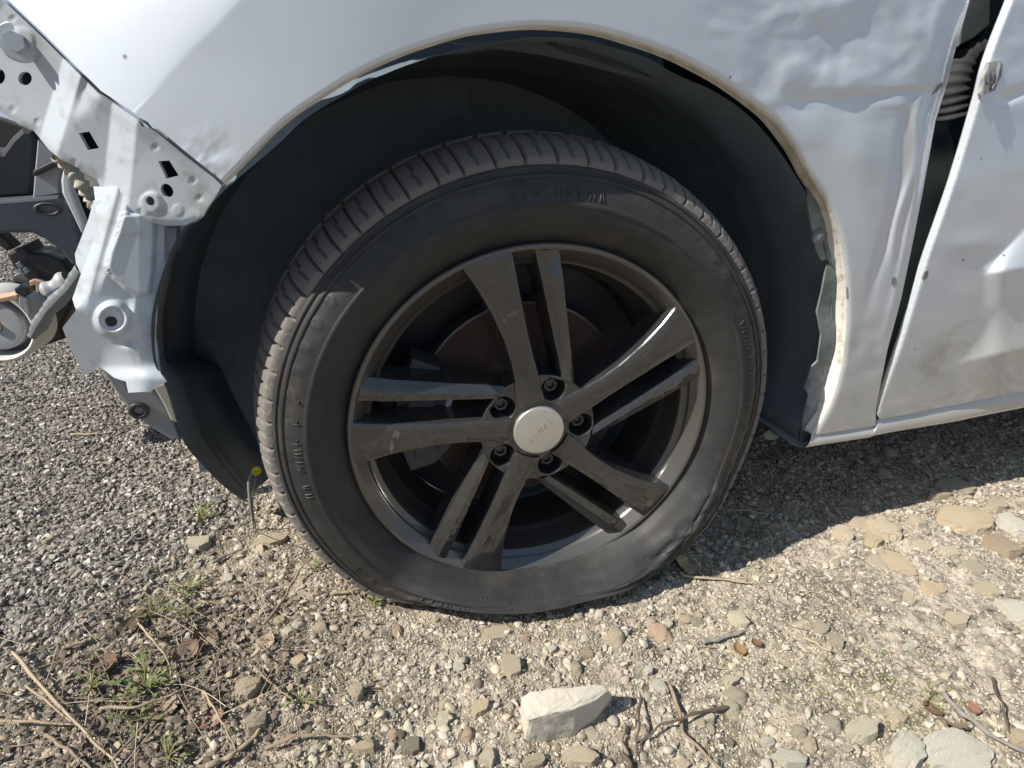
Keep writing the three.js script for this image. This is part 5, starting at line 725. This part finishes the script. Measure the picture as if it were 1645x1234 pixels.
{ // yellow flower between the liner flap and the tyre
  const head = atZ(412, 757, -0.165), root = new THREE.Group(); root.name = 'yellow_flower'; const g0 = onGround(411, 852); root.position.set(g0.x, groundY(g0.x, g0.z), g0.z); scene.add(root); tag(root, 'single yellow flower growing between the loose liner and the flat tyre', 'flower');
  const h = head.clone().sub(root.position), pet = [];
  for (let ring = 0; ring < 3; ring++) for (let i = 0; i < 22; i++) { const a = (i + ring * 0.4) / 22 * 6.283, L = 0.0062 - ring * 0.0015, up = 0.25 + ring * 0.6; const rows = [0, 0.4, 0.8, 1].map((t) => [-1, 1].map((s) => { const w = s * 0.00075 * (1 - 0.5 * t), rad = 0.0008 + L * t * Math.cos(up * 0.7), y = L * t * Math.sin(up) * (1 - 0.4 * t); return V(rad * Math.cos(a) - w * Math.sin(a), y + ring * 0.0006, rad * Math.sin(a) + w * Math.cos(a)); })); pet.push(loft(rows)); }
  const hg = join(pet); hg.rotateX(0.75); hg.rotateZ(0.1); hg.translate(h.x, h.y, h.z);
  part('flower_head', hg, new THREE.MeshStandardMaterial({ color: new THREE.Color().setRGB(0.78, 0.62, 0.02), roughness: 0.6, side: THREE.DoubleSide }), root);
  part('stem', tube([V(0, 0, 0), V(h.x * 0.2, h.y * 0.4, h.z * 0.3), V(h.x * 0.7, h.y * 0.8, h.z * 0.8), h], 0.0010, 20, 8), new THREE.MeshStandardMaterial({ color: new THREE.Color().setRGB(0.16, 0.17, 0.12), roughness: 0.8 }), root);
  const b = atZ(401, 766, -0.168).sub(root.position); part('bud', tube([V(-0.004, 0, 0), V(b.x - 0.006, b.y * 0.5, b.z), b.clone(), V(b.x + 0.006, b.y + 0.008, b.z)], (t) => 0.0006 + 0.0020 * sm(0.45, 0.8, t) * sm(1.02, 0.9, t), 30, 10), new THREE.MeshStandardMaterial({ color: new THREE.Color().setRGB(0.17, 0.175, 0.175), roughness: 0.8 }), root);
}
// dead leaves ----------------------------------------------------------
function leaf(px, py, size, col, label, curl = 0.6, turn = 0) {
  const n = 14, rows = []; for (let i = 0; i <= n; i++) { const t = i / n, w = 0.42 * Math.pow(Math.sin(Math.PI * Math.min(1, t * 0.96 + 0.02)), 0.8) * (1 + 0.10 * Math.sin(t * 40)); rows.push(Array.from({ length: 9 }, (_, j) => { const s = j / 4 - 1; return V((t - 0.5), 0.16 * curl * s * s + 0.34 * curl * (t - 0.5) ** 2 * 2 + 0.03 * Math.sin(t * 9 + s * 4), s * w); })); }
  const g = loft(rows), p = onGround(px, py, 0.003); const m = new THREE.MeshPhysicalMaterial({ color: new THREE.Color().setRGB(...col), roughness: 0.8, transmission: 0.0, side: THREE.DoubleSide, bumpMap: stoneBump, bumpScale: 0.0008 });
  const back = g.clone(), bp = back.attributes.position; for (let i = 0; i < bp.count; i++) bp.setY(i, bp.getY(i) - 0.02); const o = part('dead_leaf', join(g, back), m, scene); o.scale.setScalar(size); o.position.copy(p); o.rotation.set(rr(-0.3, 0.3), turn, rr(-0.3, 0.3)); return tag(o, label, 'leaf');
}
leaf(1188, 1046, 0.020, [0.33, 0.19, 0.09], 'orange brown dead leaf below the cream stone', 0.9, 1.3);
leaf(205, 1012, 0.028, [0.11, 0.075, 0.05], 'dark curled dead leaf at the edge of the asphalt', 1.1, 1.1);
leaf(300, 1050, 0.032, [0.22, 0.15, 0.11], 'folded brown dead leaf left of the grey angular stone', 1.0, 0.7);
leaf(265, 1142, 0.036, [0.36, 0.26, 0.18], 'pale brown dead leaf among the weeds', 0.8, 2.0);
leaf(340, 1158, 0.028, [0.29, 0.165, 0.12], 'reddish dead leaf left of the brownish stone', 0.6, 0.4);
leaf(228, 986, 0.026, [0.36, 0.23, 0.17], 'pinkish dead leaf above the dark curled one', 0.5, 0.2);
leaf(330, 1030, 0.034, [0.21, 0.13, 0.09], 'brown dead leaf above the folded one', 0.9, 2.4);
leaf(1530, 1162, 0.036, [0.30, 0.23, 0.17], 'dull brown dead leaf above the broad slab', 0.4, 0.3);
leaf(1498, 1140, 0.022, [0.22, 0.13, 0.09], 'small brown dead leaf above the pointed stone', 0.6, 1.6);
leaf(1563, 1140, 0.019, [0.32, 0.17, 0.11], 'rust red dead leaf near the right edge', 0.7, 0.9);
leaf(1105, 908, 0.042, [0.43, 0.33, 0.20], 'straw coloured leaf under the brown stick', 0.3, 2.5);
leaf(1216, 1035, 0.016, [0.20, 0.11, 0.07], 'tiny brown leaf right of the orange brown one', 0.9, 1.5);
leaf(170, 1070, 0.030, [0.19, 0.12, 0.085], 'brown leaf scrap under the dry stems', 1.0, 2.9);
leaf(425, 1035, 0.030, [0.40, 0.31, 0.22], 'light brown leaf right of the folded one', 0.5, 0.9);
// weeds and moss -------------------------------------------------------
function weed(px, py, size, n, label, bright = 1, spread = 1) {
  const root = new THREE.Group(); root.name = numbered('weed'); root.position.copy(onGround(px, py)); scene.add(root); tag(root, label, 'weed');
  const lv = [], stg = [];
  for (let i = 0; i < n; i++) {
    const a = rnd() * 6.283, d = size * spread * Math.sqrt(rnd()), h = size * rr(0.15, 0.9), L = size * rr(0.14, 0.28), tip = V(d * Math.cos(a), h, d * Math.sin(a));
    stg.push(tube([V(0, 0, 0), V(tip.x * 0.4, h * 0.6, tip.z * 0.4), tip], 0.0006, 6, 4));
    const rows = []; for (let q = 0; q <= 6; q++) { const t = q / 6, w = 0.36 * Math.sin(Math.PI * Math.pow(t * 0.95 + 0.03, 0.8)); rows.push([-1, 0, 1].map((s) => V(t, 0.10 * Math.abs(s) - 0.25 * t * t, s * w))); }
    const g = loft(rows); g.scale(L, L, L); g.rotateZ(rr(-0.2, 0.7)); g.rotateY(-a + rr(-0.6, 0.6)); g.translate(tip.x, tip.y, tip.z); lv.push(g);
  }
  part('leaves', join(lv), new THREE.MeshPhysicalMaterial({ color: new THREE.Color().setRGB(0.105 * bright, 0.135 * bright, 0.04 * bright), roughness: 0.75, side: THREE.DoubleSide }), root);
  part('stems', join(stg), new THREE.MeshStandardMaterial({ color: new THREE.Color().setRGB(0.20, 0.20, 0.08), roughness: 0.8 }), root);
}
weed(600, 970, 0.020, 22, 'bright green weed tucked against the foot of the tyre', 1.7, 0.8);
weed(236, 1108, 0.034, 34, 'largest green weed among the dry stems at lower left', 1.1, 0.9);
weed(248, 992, 0.026, 24, 'dark green weed beside the dark curled leaf', 0.8, 0.9);
weed(302, 952, 0.024, 20, 'yellowish green weed by the edge of the asphalt', 1.5, 0.9);
weed(326, 836, 0.026, 22, 'pale green weed below the loose liner flap', 1.5, 1.0);
weed(228, 1160, 0.024, 18, 'small green weed below the largest one', 1.0, 1.0);
weed(150, 1108, 0.018, 16, 'small weed between the dry stems', 1.2, 1.0);
weed(488, 1130, 0.016, 14, 'tiny yellowish weed right of the grey angular stone', 1.3, 1.1);
weed(270, 1218, 0.018, 16, 'weed at the bottom edge in the left corner', 1.2, 1.1);
weed(505, 915, 0.014, 12, 'tiny weed left of the tyre foot', 1.6, 1.1);
weed(300, 990, 0.018, 14, 'tiny weed between leaves at the left', 1.3, 1.1);
weed(1215, 868, 0.013, 14, 'yellow green tuft at the border of the shade', 1.8, 1.5);
weed(1490, 1128, 0.016, 14, 'dark green tuft above the broad slab', 0.8, 1.3);
{
  const bl = Array.from({ length: 3 }, () => { const rows = []; for (let q = 0; q <= 3; q++) { const t = q / 3, w = 0.35 * Math.sin(Math.PI * (t * 0.9 + 0.05)); rows.push([V(t, t * 0.6, -w), V(t, t * 0.6 + 0.1, 0), V(t, t * 0.6, w)]); } const g = loft(rows); g.deleteAttribute('uv'); return g; });
  plain.side = THREE.DoubleSide;
  const mossAt = [[1380, 1110, 0.09], [1470, 1120, 0.08], [1210, 905, 0.05], [1150, 1030, 0.07], [1300, 1090, 0.08], [1180, 1180, 0.08], [1560, 1150, 0.07], [300, 900, 0.08], [560, 1200, 0.05], [880, 980, 0.05], [1400, 1180, 0.08], [260, 1000, 0.12], [250, 1130, 0.10], [1230, 860, 0.04]].map(([x, y, r]) => [onGround(x, y), r]);
  scatter('moss', 'low moss and seedlings in patches on the dirt', bl, 5200, () => { const [c, r] = mossAt[Math.floor(rnd() * mossAt.length)], a = rnd() * 6.283, d = r * Math.sqrt(-2 * Math.log(1 - rnd() * 0.98)) * 0.5, x = c.x + d * Math.cos(a), z = c.z + d * Math.sin(a); if (inTyre(x, z)) return null; return { x, y: groundY(x, z) + 0.0005, z, s: rr(0.0012, 0.0030), flat: rr(0.6, 1.4), w: 1, tilt: 0.4, c: vary(rnd() < 0.5 ? [0.17, 0.19, 0.055] : [0.24, 0.235, 0.09], 0.3) }; });
}

// ---------------------------------------------------------------- the picture
const renderer = new THREE.WebGLRenderer({ antialias: true });
renderer.setSize(1024, 768);
renderer.toneMapping = THREE.LinearToneMapping; renderer.toneMappingExposure = EXPOSURE;
renderer.shadowMap.enabled = true; renderer.shadowMap.type = THREE.PCFSoftShadowMap;
renderer.render(scene, camera);
